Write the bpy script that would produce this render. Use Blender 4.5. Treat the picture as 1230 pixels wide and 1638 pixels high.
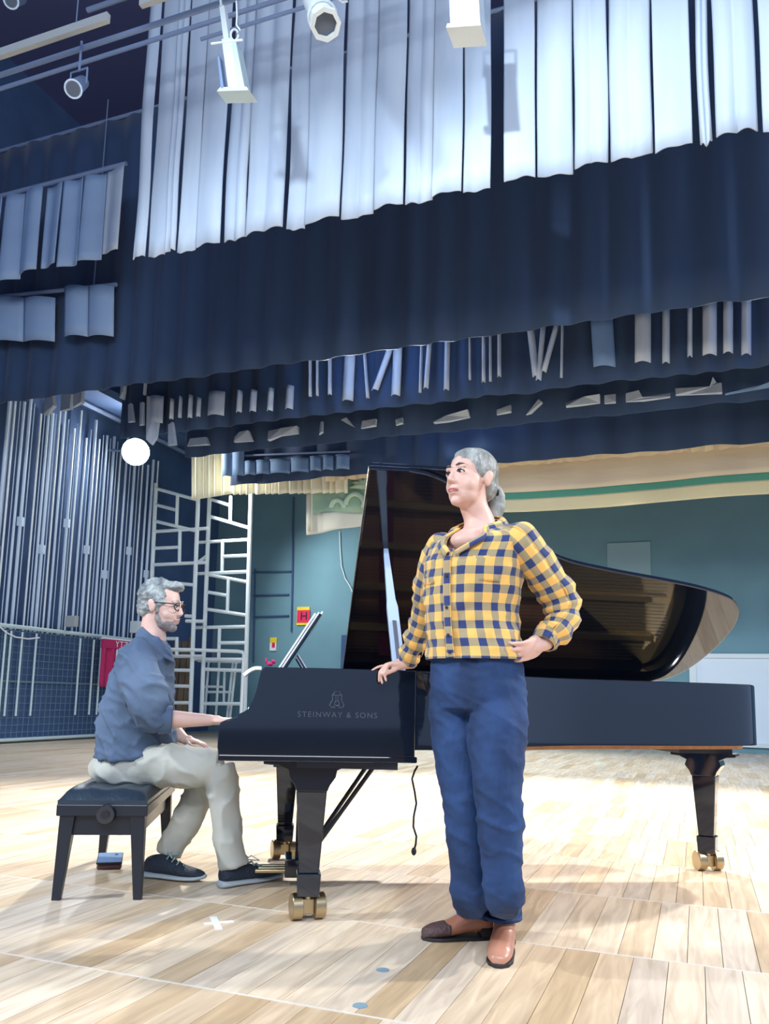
import bpy, bmesh, math, random
from mathutils import Vector as V, Matrix as M, noise as NZ
from mathutils import Quaternion
random.seed(7)
scn = bpy.context.scene
for o in list(bpy.data.objects): bpy.data.objects.remove(o)
C = scn.collection
R = math.radians

# ------------------------------------------------------------------ camera
F, PITCH, ROLL, HOR, HC = 1300.0, R(8.0), R(1.3), 1115.0, 0.90
CX, CY = 615.0, HOR - F*math.tan(PITCH)
_fw = V((0, math.cos(PITCH), math.sin(PITCH)))
_r0, _u0 = V((1, 0, 0)), V((0, -math.sin(PITCH), math.cos(PITCH)))
_rt = _r0*math.cos(ROLL) + _u0*math.sin(ROLL)
_up = -_r0*math.sin(ROLL) + _u0*math.cos(ROLL)
EYE = V((0, 0, HC))
cd = bpy.data.cameras.new('camera'); cam = bpy.data.objects.new('camera', cd); C.objects.link(cam)
cd.sensor_fit = 'VERTICAL'; cd.sensor_height = 36.0; cd.lens = F/1638*36
cd.shift_y = (CY-819)/1638; cd.clip_start = .05; cd.clip_end = 200
m = M((_rt, _up, -_fw)).transposed().to_4x4(); m.translation = EYE; cam.matrix_world = m
scn.camera = cam

def ray(x, y): return _fw + _rt*((x-CX)/F) - _up*((y-CY)/F)
def atY(x, y, Y): d = ray(x, y); return EYE + d*(Y/d.y)          # on the plane at depth Y
def atZ(x, y, z=0.): d = ray(x, y); return EYE + d*((z-HC)/d.z)   # on a horizontal plane
PHI = R(21)
UU, AA = V((math.sin(PHI), math.cos(PHI), 0)), V((math.cos(PHI), -math.sin(PHI), 0))
def S(a, u, z): return AA*a + UU*u + V((0, 0, z))                 # stage frame: across, upstage, height
def onU(x, y, u): d = ray(x, y); return EYE + d*((u-EYE.dot(UU))/d.dot(UU))
def onA(x, y, a): d = ray(x, y); return EYE + d*((a-EYE.dot(AA))/d.dot(AA))
def su(p): return p.dot(AA), p.dot(UU), p.z

# ------------------------------------------------------------------ world, lights, exposure
w = bpy.data.worlds.new('world'); scn.world = w; w.use_nodes = True
w.node_tree.nodes['Background'].inputs[0].default_value = (.42, .58, .9, 1)
w.node_tree.nodes['Background'].inputs[1].default_value = .7
scn.view_settings.view_transform = 'Standard'; scn.view_settings.look = 'None'
scn.view_settings.gamma = 1; scn.view_settings.use_curve_mapping = False
scn.view_settings.exposure = .4
def lamp(name, kind, loc, target, energy, col=(1, 1, 1), **kw):
    l = bpy.data.lights.new(name, kind); l.energy = energy; l.color = col
    for k, v in kw.items(): setattr(l, k, v)
    o = bpy.data.objects.new(name, l); C.objects.link(o); o.location = loc
    o.rotation_euler = (V(target)-V(loc)).to_track_quat('-Z', 'Y').to_euler()
    return o
lamp('back_light', 'SPOT', S(-4.2, 9.7, 5.75), (.6, 4.2, .5), 3000, (1, .97, .9), spot_size=R(95), spot_blend=.5, shadow_soft_size=.12)
lamp('back_light', 'SPOT', S(2.6, 9.7, 5.75), (.2, 4.2, .5), 2200, (.95, .97, 1), spot_size=R(95), spot_blend=.5, shadow_soft_size=.12)
lamp('upstage_light', 'SPOT', S(-3.5, 12.2, 5.9), S(-3.5, 10, 0), 1500, (.9, .97, 1), spot_size=R(120), spot_blend=.6, shadow_soft_size=.3)
lamp('curtain_light', 'SPOT', S(-2.0, .2, 7.2), S(-.3, 6.5, 4.6), 1750, (.80, .91, 1), spot_size=R(48), spot_blend=.75, shadow_soft_size=.12)
lamp('curtain_light', 'SPOT', S(-4.2, .2, 7.2), S(-3.6, 6.5, 4.4), 1150, (.78, .90, 1), spot_size=R(46), spot_blend=.8, shadow_soft_size=.3)
lamp('upstage_light', 'SPOT', S(-9.3, 14.0, 5.3), S(-6.6, 17.2, 1.8), 650, (.88, .97, 1), spot_size=R(85), spot_blend=.8, shadow_soft_size=.3)  # unseen spot added to brighten the teal wall at left
lamp('valance_fill', 'SPOT', S(-9.6, 12.0, 5.4), S(-7.4, 13.7, 4.9), 220, (1, .98, .92), spot_size=R(75), spot_blend=.8, shadow_soft_size=.15)  # unseen spot added to lift the cream valance
lamp('side_light', 'SPOT', (5.2, 3.2, 4.6), (.3, 3.2, .8), 900, (1, .97, .92), spot_size=R(70), spot_blend=.5, shadow_soft_size=.2)
lamp('side_light', 'SPOT', (-5.4, 2.2, 4.6), (0, 3.2, .9), 900, (.9, .96, 1), spot_size=R(75), spot_blend=.5, shadow_soft_size=.2)
lamp('house_fill', 'AREA', (0, -5, 7), (0, 4, 1), 620, (.9, .95, 1), shape='RECTANGLE', size=7, size_y=3)  # broad unseen fill added from the auditorium side

# ------------------------------------------------------------------ materials
def mat(name, col, rough=.6, metal=0., spec=.5, bump=None, var=None, coat=0., emit=None, sheen=0.):
    mt = bpy.data.materials.new(name); mt.use_nodes = True; nt = mt.node_tree
    b = nt.nodes['Principled BSDF']
    b.inputs['Base Color'].default_value = (*col, 1); b.inputs['Roughness'].default_value = rough
    b.inputs['Metallic'].default_value = metal; b.inputs['Specular IOR Level'].default_value = spec
    b.inputs['Coat Weight'].default_value = coat
    if sheen: b.inputs['Sheen Weight'].default_value = sheen
    if emit: b.inputs['Emission Color'].default_value = (*emit[0], 1); b.inputs['Emission Strength'].default_value = emit[1]
    if bump or var:
        tc = nt.nodes.new('ShaderNodeTexCoord')
        sc = (bump or var)
        mp = nt.nodes.new('ShaderNodeMapping'); nt.links.new(tc.outputs['Object'], mp.inputs[0])
        if len(sc) > 2: mp.inputs['Scale'].default_value = sc[2]
        n = nt.nodes.new('ShaderNodeTexNoise'); n.inputs['Scale'].default_value = sc[0]; n.inputs['Detail'].default_value = 4
        nt.links.new(mp.outputs[0], n.inputs['Vector'])
        if bump:
            bp = nt.nodes.new('ShaderNodeBump'); bp.inputs['Strength'].default_value = bump[1]; bp.inputs['Distance'].default_value = .02
            nt.links.new(n.outputs[0], bp.inputs['Height']); nt.links.new(bp.outputs[0], b.inputs['Normal'])
        if var:
            n2 = nt.nodes.new('ShaderNodeTexNoise'); n2.inputs['Scale'].default_value = var[0]; n2.inputs['Detail'].default_value = 3
            if len(var) > 2:
                mp2 = nt.nodes.new('ShaderNodeMapping'); mp2.inputs['Scale'].default_value = var[2]
                nt.links.new(tc.outputs['Object'], mp2.inputs[0]); nt.links.new(mp2.outputs[0], n2.inputs['Vector'])
            else: nt.links.new(tc.outputs['Object'], n2.inputs['Vector'])
            rp = nt.nodes.new('ShaderNodeValToRGB')
            rp.color_ramp.elements[0].position = .35; rp.color_ramp.elements[1].position = .65
            rp.color_ramp.elements[0].color = (*col, 1); rp.color_ramp.elements[1].color = (*var[1], 1)
            nt.links.new(n2.outputs[0], rp.inputs[0]); nt.links.new(rp.outputs[0], b.inputs['Base Color'])
    return mt

def plank_mat(name, use_attr):
    mt = bpy.data.materials.new(name); mt.use_nodes = True; nt = mt.node_tree; L = nt.links.new
    b = nt.nodes['Principled BSDF']; b.inputs['Roughness'].default_value = .38
    tc = nt.nodes.new('ShaderNodeTexCoord')
    if use_attr:
        at = nt.nodes.new('ShaderNodeAttribute'); at.attribute_name = 'tone'; rnd = at.outputs['Fac']
    else:
        oi = nt.nodes.new('ShaderNodeObjectInfo'); rnd = oi.outputs['Random']
    rp = nt.nodes.new('ShaderNodeValToRGB'); rp.color_ramp.interpolation = 'LINEAR'
    els = [(0, (.60, .45, .28)), (.2, (.70, .55, .38)), (.45, (.76, .63, .47)), (.7, (.80, .69, .54)), (1, (.66, .57, .47))]
    rp.color_ramp.elements[0].color = (*els[0][1], 1); rp.color_ramp.elements[1].color = (*els[-1][1], 1)
    for p, c in els[1:-1]: e = rp.color_ramp.elements.new(p); e.color = (*c, 1)
    L(rnd, rp.inputs[0])
    cmb = nt.nodes.new('ShaderNodeCombineXYZ'); mul = nt.nodes.new('ShaderNodeMath'); mul.operation = 'MULTIPLY'; mul.inputs[1].default_value = 37.
    L(rnd, mul.inputs[0]); L(mul.outputs[0], cmb.inputs[0]); L(mul.outputs[0], cmb.inputs[1])
    add = nt.nodes.new('ShaderNodeVectorMath'); add.operation = 'ADD'
    mp = nt.nodes.new('ShaderNodeMapping'); mp.inputs['Scale'].default_value = (16, 1.6, 4)
    L(tc.outputs['Object'], mp.inputs[0]); L(mp.outputs[0], add.inputs[0]); L(cmb.outputs[0], add.inputs[1])
    n = nt.nodes.new('ShaderNodeTexNoise'); n.inputs['Scale'].default_value = 1.3; n.inputs['Detail'].default_value = 5; n.inputs['Distortion'].default_value = 1.2
    L(add.outputs[0], n.inputs['Vector'])
    r2 = nt.nodes.new('ShaderNodeValToRGB'); r2.color_ramp.elements[0].position = .3; r2.color_ramp.elements[1].position = .7
    r2.color_ramp.elements[0].color = (.72, .67, .62, 1); r2.color_ramp.elements[1].color = (1.08, 1.06, 1.04, 1)
    L(n.outputs[0], r2.inputs[0])
    mx = nt.nodes.new('ShaderNodeMix'); mx.data_type = 'RGBA'; mx.blend_type = 'MULTIPLY'; mx.inputs[0].default_value = 1
    L(rp.outputs[0], mx.inputs[6]); L(r2.outputs[0], mx.inputs[7]); L(mx.outputs[2], b.inputs['Base Color'])
    bp = nt.nodes.new('ShaderNodeBump'); bp.inputs['Strength'].default_value = .12; bp.inputs['Distance'].default_value = .004
    L(n.outputs[0], bp.inputs['Height']); L(bp.outputs[0], b.inputs['Normal'])
    return mt

def gingham_mat():
    mt = bpy.data.materials.new('gingham'); mt.use_nodes = True; nt = mt.node_tree; L = nt.links.new
    b = nt.nodes['Principled BSDF']; b.inputs['Roughness'].default_value = .85; b.inputs['Sheen Weight'].default_value = .2
    uv = nt.nodes.new('ShaderNodeUVMap'); sp = nt.nodes.new('ShaderNodeSeparateXYZ'); L(uv.outputs[0], sp.inputs[0])
    outs = []
    for k in (0, 1):
        d = nt.nodes.new('ShaderNodeMath'); d.operation = 'DIVIDE'; d.inputs[1].default_value = .062; L(sp.outputs[k], d.inputs[0])
        fr = nt.nodes.new('ShaderNodeMath'); fr.operation = 'FRACT'; L(d.outputs[0], fr.inputs[0])
        g = nt.nodes.new('ShaderNodeMath'); g.operation = 'GREATER_THAN'; g.inputs[1].default_value = .54; L(fr.outputs[0], g.inputs[0]); outs.append(g)
    s = nt.nodes.new('ShaderNodeMath'); s.operation = 'ADD'; L(outs[0].outputs[0], s.inputs[0]); L(outs[1].outputs[0], s.inputs[1])
    h = nt.nodes.new('ShaderNodeMath'); h.operation = 'MULTIPLY'; h.inputs[1].default_value = .45; L(s.outputs[0], h.inputs[0])
    rp = nt.nodes.new('ShaderNodeValToRGB'); rp.color_ramp.interpolation = 'CONSTANT'
    rp.color_ramp.elements[0].color = (.92, .52, .13, 1); rp.color_ramp.elements[1].position = .3; rp.color_ramp.elements[1].color = (.38, .30, .17, 1)
    e = rp.color_ramp.elements.new(.7); e.color = (.022, .042, .16, 1)
    L(h.outputs[0], rp.inputs[0]); L(rp.outputs[0], b.inputs['Base Color'])
    return mt

K = {}
K['plank'] = plank_mat('maple_plank', False); K['plank_far'] = plank_mat('maple_plank_far', True)
K['subfloor'] = mat('subfloor', (.20, .14, .09), .8)
K['seam'] = mat('seam_filler', (.72, .66, .58), .5)
K['navy_cloth'] = mat('navy_black_velour', (.028, .064, .150), .85, sheen=.15, var=(1.2, (.019, .048, .115), (1, 1, .15)))
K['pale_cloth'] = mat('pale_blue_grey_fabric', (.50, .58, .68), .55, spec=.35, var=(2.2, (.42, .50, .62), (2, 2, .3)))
K['dim_cloth'] = mat('dim_light_fabric', (.16, .28, .48), .7)  # slate tone painting dim light on dark border cloth
K['cream_cloth'] = mat('cream_fabric', (.95, .93, .76), .8)
K['canvas'] = mat('cream_canvas', (.82, .70, .50), .85, bump=(3, .4, (.6, .6, 3)), var=(1.5, (.76, .64, .46)))
K['canvas_hem'] = mat('pale_yellow_hem', (.84, .76, .46), .85, bump=(4, .3))
K['canvas_green'] = mat('green_stripe', (.10, .36, .25), .8, bump=(4, .2))
K['drop_green'] = mat('painted_pale_green', (.34, .54, .42), .8, var=(2.5, (.46, .64, .50)))
K['drop_leaf'] = mat('painted_pale_leaf', (.56, .74, .58), .8)
K['drop_white'] = mat('white_canvas_edge', (.80, .80, .68), .8, bump=(6, .3))
K['wall_dark'] = mat('navy_painted_wall', (.06, .115, .25), .8, var=(1.5, (.045, .092, .21)))
K['wall_teal'] = mat('teal_grey_wall', (.17, .33, .39), .75, var=(.9, (.15, .29, .355)))
K['wall_panel'] = mat('light_teal_panel', (.28, .44, .49), .7)
K['ceil'] = mat('dark_ceiling', (.07, .085, .22), .9)
K['black'] = mat('piano_black_lacquer', (.006, .010, .020), .06, spec=.6, coat=.3)
K['black_satin'] = mat('black_satin', (.010, .014, .024), .35)
K['leather'] = mat('black_leather', (.02, .035, .055), .33, bump=(60, .15))
K['brass'] = mat('brass', (.45, .36, .22), .3, 1.)
K['gold'] = mat('gold_plate', (.62, .44, .20), .38, .7)
K['steel'] = mat('brushed_steel', (.72, .76, .82), .28, .9)
K['stick'] = mat('reflection_lacquer', (.46, .58, .78), .25, .0, coat=.4)  # black prop stick painted in its pale blue reflection
K['spruce'] = mat('spruce_orange', (.55, .26, .11), .55, var=(3, (.46, .20, .08), (8, 1, 1)))
K['ivory'] = mat('ivory', (.86, .84, .78), .3)
K['letter'] = mat('dull_brass_letter', (.075, .10, .135), .4, .3)
K['paper'] = mat('white_paper', (.9, .92, .95), .7)
K['white_paint'] = mat('white_enamel', (.70, .78, .80), .4)
K['alu'] = mat('pale_aluminium', (.62, .76, .78), .45, .25)
K['pipe'] = mat('galvanised_pipe', (.86, .94, .95), .45, .0)
K['pipe_blue'] = mat('blue_grey_pipe', (.66, .80, .95), .5, .0)
K['truss'] = mat('dull_batten', (.22, .30, .48), .55, .2)
K['board'] = mat('beige_batten_board', (.45, .48, .48), .7)
K['mesh'] = mat('wire_mesh', (.16, .26, .32), .6, .3)
K['timber'] = mat('old_timber', (.28, .20, .12), .8, var=(4, (.20, .15, .10), (1, 1, .2)))
K['red_cloth'] = mat('crimson_cloth', (.50, .02, .13), .8)
K['felt'] = mat('dark_red_felt', (.14, .012, .035), .9)
K['red'] = mat('sign_red', (.85, .02, .10), .5)
K['yellow'] = mat('sign_yellow', (.95, .72, .03), .5)
K['ink'] = mat('dark_ink', (.01, .012, .02), .6)
K['white_door'] = mat('pale_blue_white_panel', (.74, .84, .93), .6)
K['skin_f'] = mat('fair_skin', (.76, .48, .39), .5, var=(9, (.73, .44, .355)))
K['skin_m'] = mat('light_skin', (.74, .50, .43), .5, var=(9, (.70, .44, .37)))
K['lips_m'] = mat('pale_lip', (.50, .27, .24), .5)
K['side_cloth'] = mat('haze_tinted_fabric', (.28, .40, .60), .7)  # fabric lightened so its colour carries the blue haze
K['lips'] = mat('lip_rose', (.45, .14, .14), .45)
K['hair_f'] = mat('ash_hair', (.20, .21, .20), .42, bump=(70, .7, (1, 1, .25)), var=(34, (.40, .42, .40), (1, 1, .2)))
K['hair_m'] = mat('grey_hair', (.13, .15, .17), .55, bump=(45, .8, (1, .3, 1)), var=(22, (.42, .47, .47), (1, .35, .8)))
K['beard'] = mat('grey_stubble', (.36, .31, .30), .8, bump=(120, .6), var=(50, (.26, .24, .25)))
K['gingham'] = gingham_mat()
K['denim'] = mat('blue_denim', (.007, .026, .085), .8, bump=(60, .2, (1, 1, .5)), var=(6, (.018, .062, .19), (1, 1, .45)))
K['shirt_m'] = mat('slate_blue_shirt', (.070, .115, .20), .75, bump=(40, .1), var=(4, (.10, .155, .25)))
K['chino'] = mat('pale_khaki_cotton', (.44, .45, .40), .8, bump=(9, .3), var=(4, (.52, .53, .48)))
K['boot'] = mat('tan_leather', (.42, .17, .10), .35, var=(7, (.50, .24, .16)), coat=.25)
K['boot_dark'] = mat('dark_sole', (.02, .018, .02), .6)
K['boot_toe'] = mat('dark_scuffed_leather', (.09, .05, .05), .6, bump=(80, .5))
K['shoe'] = mat('dark_knit', (.018, .03, .05), .75, bump=(70, .6))
K['sole'] = mat('pale_grey_rubber', (.42, .48, .52), .6)
K['lace'] = mat('shoe_lace', (.30, .42, .42), .7)
K['eye_white'] = mat('eye_white', (.8, .8, .8), .2)
K['iris'] = mat('dark_iris', (.03, .025, .03), .2)
K['brow'] = mat('dark_brow', (.10, .07, .07), .8)
K['lens'] = mat('pale_lens', (.55, .60, .75), .05)
K['tape'] = mat('white_tape', (.85, .87, .9), .6)
K['socket'] = mat('blue_grey_disc', (.22, .33, .40), .5)
K['phone'] = mat('phone_glass', (.25, .38, .62), .08)
K['wallet'] = mat('brown_leather', (.12, .05, .045), .5)
K['lamp_glow'] = mat('lamp_glow', (1, 1, 1), .5, emit=((.95, .98, 1), 120))
K['glow_soft'] = mat('lit_lamp_face', (1, 1, 1), .5, emit=((.85, .95, 1), 2.2))
K['lens_dark'] = mat('lamp_lens', (.10, .13, .18), .1)
K['teal_dot'] = mat('teal_tape', (.35, .8, .72), .6)

# ------------------------------------------------------------------ mesh helpers
class MB:
    def __init__(s): s.v, s.f, s.uv = [], [], []
    def add(s, vs, fs, uvs=None):
        b = len(s.v); s.v += [V(p) for p in vs]; s.f += [tuple(i+b for i in f) for f in fs]
        s.uv += uvs if uvs else [(0, 0)]*len(vs)
        return s
    def box(s, c, size, rot=None):
        c = V(c); h = [x/2 for x in size]; vs = []
        for i in range(8):
            p = V((h[0]*(1 if i & 1 else -1), h[1]*(1 if i & 2 else -1), h[2]*(1 if i & 4 else -1)))
            vs.append(c + (rot @ p if rot else p))
        return s.add(vs, [(0, 2, 3, 1), (4, 5, 7, 6), (0, 1, 5, 4), (2, 6, 7, 3), (0, 4, 6, 2), (1, 3, 7, 5)])
    def hexa(s, vs): return s.add(vs, [(0, 3, 2, 1), (4, 5, 6, 7), (0, 1, 5, 4), (1, 2, 6, 5), (2, 3, 7, 6), (3, 0, 4, 7)])
    def cyl(s, p0, p1, r0, r1=None, n=12):
        r1 = r0 if r1 is None else r1; p0, p1 = V(p0), V(p1); d = (p1-p0)
        q = d.to_track_quat('Z', 'Y').to_matrix() if d.length > 1e-9 else M.Identity(3)
        vs = []
        for p, r in ((p0, r0), (p1, r1)):
            vs += [p + q @ V((r*math.cos(2*math.pi*k/n), r*math.sin(2*math.pi*k/n), 0)) for k in range(n)]
        return s.add(vs, [(k, (k+1) % n, n+(k+1) % n, n+k) for k in range(n)] + [tuple(range(n-1, -1, -1)), tuple(range(n, 2*n))])
    def ell(s, c, r, rot=None, nu=20, nv=12):
        c = V(c); r = (r, r, r) if not hasattr(r, '__len__') else r; vs = []
        for j in range(1, nv):
            t = math.pi*j/nv
            for i in range(nu):
                a = 2*math.pi*i/nu; p = V((r[0]*math.sin(t)*math.cos(a), r[1]*math.sin(t)*math.sin(a), r[2]*math.cos(t)))
                vs.append(c + (rot @ p if rot else p))
        t0 = V((0, 0, r[2])); vs += [c + (rot @ t0 if rot else t0), c - (rot @ t0 if rot else t0)]
        T, B = len(vs)-2, len(vs)-1
        fs = [(j*nu+i, (j+1)*nu+i, (j+1)*nu+(i+1) % nu, j*nu+(i+1) % nu) for j in range(nv-2) for i in range(nu)]
        fs += [(T, i, (i+1) % nu) for i in range(nu)] + [(B, (nv-2)*nu+(i+1) % nu, (nv-2)*nu+i) for i in range(nu)]
        return s.add(vs, fs)
    def cap(s, p0, r0, p1, r1):
        s.cyl(p0, p1, r0, r1, 16); s.ell(p0, r0, None, 16, 10); s.ell(p1, r1, None, 16, 10); return s
    def tube(s, pts, r, n=8, closed=False, cap=True):
        pts = [V(p) for p in pts]; N = len(pts); rs = r if hasattr(r, '__len__') else [r]*N
        vs = []; up = None
        for i, p in enumerate(pts):
            a = pts[i-1] if (i or closed) else p; b = pts[(i+1) % N] if (i < N-1 or closed) else p
            t = (b-a).normalized()
            if up is None: up = t.orthogonal().normalized()
            up = (up - t*up.dot(t)).normalized(); s2 = t.cross(up)
            vs += [p + (up*math.cos(2*math.pi*k/n) + s2*math.sin(2*math.pi*k/n))*rs[i] for k in range(n)]
        fs = [(i*n+k, i*n+(k+1) % n, ((i+1) % N)*n+(k+1) % n, ((i+1) % N)*n+k) for i in range(N if closed else N-1) for k in range(n)]
        if cap and not closed: fs += [tuple(range(n-1, -1, -1)), tuple(range((N-1)*n, N*n))]
        return s.add(vs, fs)
    def prism(s, poly, ax, ay, az, o, t0, t1):
        """polygon in (ax, ay) about o, extruded along az from t0 to t1"""
        n = len(poly); vs = [o+ax*x+ay*y+az*t for t in (t0, t1) for x, y in poly]
        return s.add(vs, [tuple(range(n-1, -1, -1)), tuple(range(n, 2*n))] + [(k, (k+1) % n, n+(k+1) % n, n+k) for k in range(n)])
    def loft(s, rings, n=32, sub=6, fold=None, cap=(True, True), start=-math.pi/2):
        """rings: (centre, ex, ey); smooth through all rings; uv in metres"""
        rr = [tuple(V(q) for q in r) for r in rings]; out = []
        def cr(a, b, c, d, t): return .5*((2*b)+(c-a)*t+(2*a-5*b+4*c-d)*t*t+(3*b-a-3*c+d)*t**3)
        for i in range(len(rr)-1):
            a, b, c, d = rr[max(i-1, 0)], rr[i], rr[i+1], rr[min(i+2, len(rr)-1)]
            for k in range(sub): out.append(tuple(cr(a[j], b[j], c[j], d[j], k/sub) for j in range(3)))
        out.append(rr[-1])
        vs, uvs, v = [], [], 0.; Rm = max((r[1].length+r[2].length)/2 for r in rr)
        for i, (c, ex, ey) in enumerate(out):
            if i: v += (c-out[i-1][0]).length
            for k in range(n+1):
                th = start + 2*math.pi*k/n; d = ex*math.cos(th)+ey*math.sin(th); u = 2*math.pi*k/n*Rm
                if fold: d = d*(1+fold(u, v, th)/max(d.length, 1e-4))
                vs.append(c+d); uvs.append((u, -v))
        n1 = n+1; N = len(out)
        fs = [(i*n1+k, i*n1+k+1, (i+1)*n1+k+1, (i+1)*n1+k) for i in range(N-1) for k in range(n)]
        if cap[0]: fs.append(tuple(range(n-1, -1, -1)))
        if cap[1]: fs.append(tuple((N-1)*n1+k for k in range(n)))
        return s.add(vs, fs, uvs)
    def limb(s, pts, rad, n=24, sub=6, fold=None, cap=(True, True), ref=None):
        pts = [V(p) for p in pts]; rings = []; up = ref
        for i, p in enumerate(pts):
            t = (pts[min(i+1, len(pts)-1)]-pts[max(i-1, 0)]).normalized()
            if up is None: up = t.orthogonal()
            up = (up-t*up.dot(t)).normalized(); sd = t.cross(up); r = rad[i]; r = r if hasattr(r, '__len__') else (r, r)
            rings.append((p, up*r[0], sd*r[1]))
        return s.loft(rings, n, sub, fold, cap)
    def sheet(s, fn, nu, nv):
        vs, uvs = [], []
        for j in range(nv+1):
            for i in range(nu+1): vs.append(fn(i/nu, j/nv)); uvs.append((i/nu, j/nv))
        return s.add(vs, [(j*(nu+1)+i, j*(nu+1)+i+1, (j+1)*(nu+1)+i+1, (j+1)*(nu+1)+i) for j in range(nv) for i in range(nu)], uvs)

def link(o, parent=None):
    C.objects.link(o)
    if parent:
        o.parent = parent; o.matrix_parent_inverse = PW[parent.name].inverted()
    PW[o.name] = o.matrix_basis.copy() if not parent else PW[parent.name] @ M.Identity(4) if False else o.matrix_basis.copy()
    return o
PW = {}
def obj(name, mb, mt, parent=None, smooth=False, uv=False, bevel=0., solid=0., kind=None, sharp=None):
    me = bpy.data.meshes.new(name)
    if isinstance(mb, MB):
        me.from_pydata([tuple(p) for p in mb.v], [], mb.f)
        if uv:
            l = me.uv_layers.new(name='UVMap')
            for lp in me.loops: l.data[lp.index].uv = mb.uv[lp.vertex_index]
        me.update()
    else: me = mb; me.name = name
    me.materials.clear(); me.materials.append(K[mt] if isinstance(mt, str) else mt)
    bm = bmesh.new(); bm.from_mesh(me)
    if not uv: bmesh.ops.remove_doubles(bm, verts=bm.verts, dist=1e-5)
    bmesh.ops.recalc_face_normals(bm, faces=bm.faces); bm.to_mesh(me); bm.free()
    if smooth:
        me.shade_smooth()
        if sharp: me.set_sharp_from_angle(angle=R(sharp))
    o = bpy.data.objects.new(name, me); link(o, parent)
    if bevel:
        b = o.modifiers.new('bevel', 'BEVEL'); b.width = bevel; b.segments = 2; b.limit_method = 'ANGLE'; b.harden_normals = False
    if solid:
        b = o.modifiers.new('solidify', 'SOLIDIFY'); b.thickness = solid; b.offset = 0
    if kind: o['kind'] = kind
    return o
def thing(name, label, cat, loc=(0, 0, 0), group=None):
    o = bpy.data.objects.new(name, None); o.location = loc; o.matrix_basis = M.Translation(V(loc)); o.empty_display_size = .1
    link(o); o['label'] = label; o['category'] = cat
    if group: o['group'] = group
    return o
def tag(o, label, cat, group=None):
    o['label'] = label; o['category'] = cat
    if group: o['group'] = group
    return o
def struct(o): o['kind'] = 'structure'; return o
def remesh(mb, vox, it=3, fac=.5):
    me = bpy.data.meshes.new('tmp'); me.from_pydata([tuple(p) for p in mb.v], [], mb.f); me.update()
    bm = bmesh.new(); bm.from_mesh(me); bmesh.ops.remove_doubles(bm, verts=bm.verts, dist=1e-5)
    bmesh.ops.recalc_face_normals(bm, faces=bm.faces); bm.to_mesh(me); bm.free()
    o = bpy.data.objects.new('tmp', me); C.objects.link(o)
    md = o.modifiers.new('r', 'REMESH'); md.mode = 'VOXEL'; md.voxel_size = vox; md.use_smooth_shade = True
    if it:
        sm = o.modifiers.new('s', 'SMOOTH'); sm.factor = fac; sm.iterations = it
    dg = bpy.context.evaluated_depsgraph_get(); dg.update()
    res = bpy.data.meshes.new_from_object(o.evaluated_get(dg))
    bpy.data.objects.remove(o); bpy.data.meshes.remove(me); return res
def displace(me, fn):
    nv = [v.normal.copy() for v in me.vertices]; cs0 = [v.co.copy() for v in me.vertices]; flat = []
    for c, n_ in zip(cs0, nv): flat.extend(c + n_*fn(c))
    me.vertices.foreach_set('co', flat); me.update(); return me
def ridge(p, sx, sy, sz, seed=0.):
    return (1-abs(NZ.noise(V((p.x*sx+seed, p.y*sy+seed*2, p.z*sz)))))**5
def text(name, body, size, loc, rot, mt, parent, depth=.002, align='CENTER'):
    cu = bpy.data.curves.new(name, 'FONT'); cu.body = body; cu.size = size; cu.extrude = depth; cu.align_x = align; cu.align_y = 'CENTER'; cu.space_character = 1.25
    t = bpy.data.objects.new(name, cu); C.objects.link(t); dg = bpy.context.evaluated_depsgraph_get(); dg.update()
    me = bpy.data.meshes.new_from_object(t.evaluated_get(dg)); bpy.data.objects.remove(t)
    mm = rot.to_4x4(); mm.translation = V(loc); me.transform(mm)
    return obj(name, me, mt, parent)

# ================================================================== SETTING
ROW, PLW = .9, .118
U0 = 2.29
fl = struct(obj('floor', MB().prism([(-16, -14), (16, -14), (16, 17.4), (-16, 17.4)], AA, UU, V((0, 0, 1)), V((0, 0, 0)), -.3, -.02), 'subfloor'))
pk = MB().box((0, 0, -.011), (PLW-.0022, ROW-.006, .022))
pm = bpy.data.meshes.new('plank'); pm.from_pydata([tuple(v) for v in pk.v], [], pk.f); pm.materials.append(K['plank'])
cands, far = [], []
def inview(p):
    q = p-EYE; d = q.dot(_fw)
    if d < .3: return False
    x = CX+F*q.dot(_rt)/d; y = CY-F*q.dot(_up)/d
    return -90 < x < 1320 and y < 1800
r = -3
while U0+r*ROW < 17.2:
    uc = U0+(r+.5)*ROW
    for k in range(-95, 105):
        ac = (k+.5)*PLW + (.03*((r*7) % 5))
        if ac < -12.8 or ac > 13.5: continue
        p = S(ac, uc, 0)
        if inview(p) or inview(S(ac, uc+.4, 0)) or inview(S(ac, uc-.4, 0)): cands.append(((p-EYE).length, ac, uc))
        else: far.append((ac, uc))
    r += 1
cands.sort()
rzm = M.Rotation(-PHI, 4, 'Z')
for i, (d, ac, uc) in enumerate(cands):
    if i < 300:
        o = bpy.data.objects.new('plank', pm); mm = rzm.copy(); mm.translation = S(ac, uc, random.uniform(-.0006, .0004)); o.matrix_basis = mm
        link(o, fl)
    else: far.append((ac, uc))
fm, tones = MB(), []
for ac, uc in far:
    fm.hexa([(ac+sx*(PLW/2-.001), uc+sy*(ROW/2-.003), z) for z in (-.022, 0) for sx, sy in ((-1, -1), (1, -1), (1, 1), (-1, 1))])
    tones += [random.random()]*8
me = bpy.data.meshes.new('far_planks'); me.from_pydata([tuple(v) for v in fm.v], [], fm.f)
at = me.attributes.new('tone', 'FLOAT', 'POINT'); at.data.foreach_set('value', tones); me.materials.append(K['plank_far'])
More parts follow.
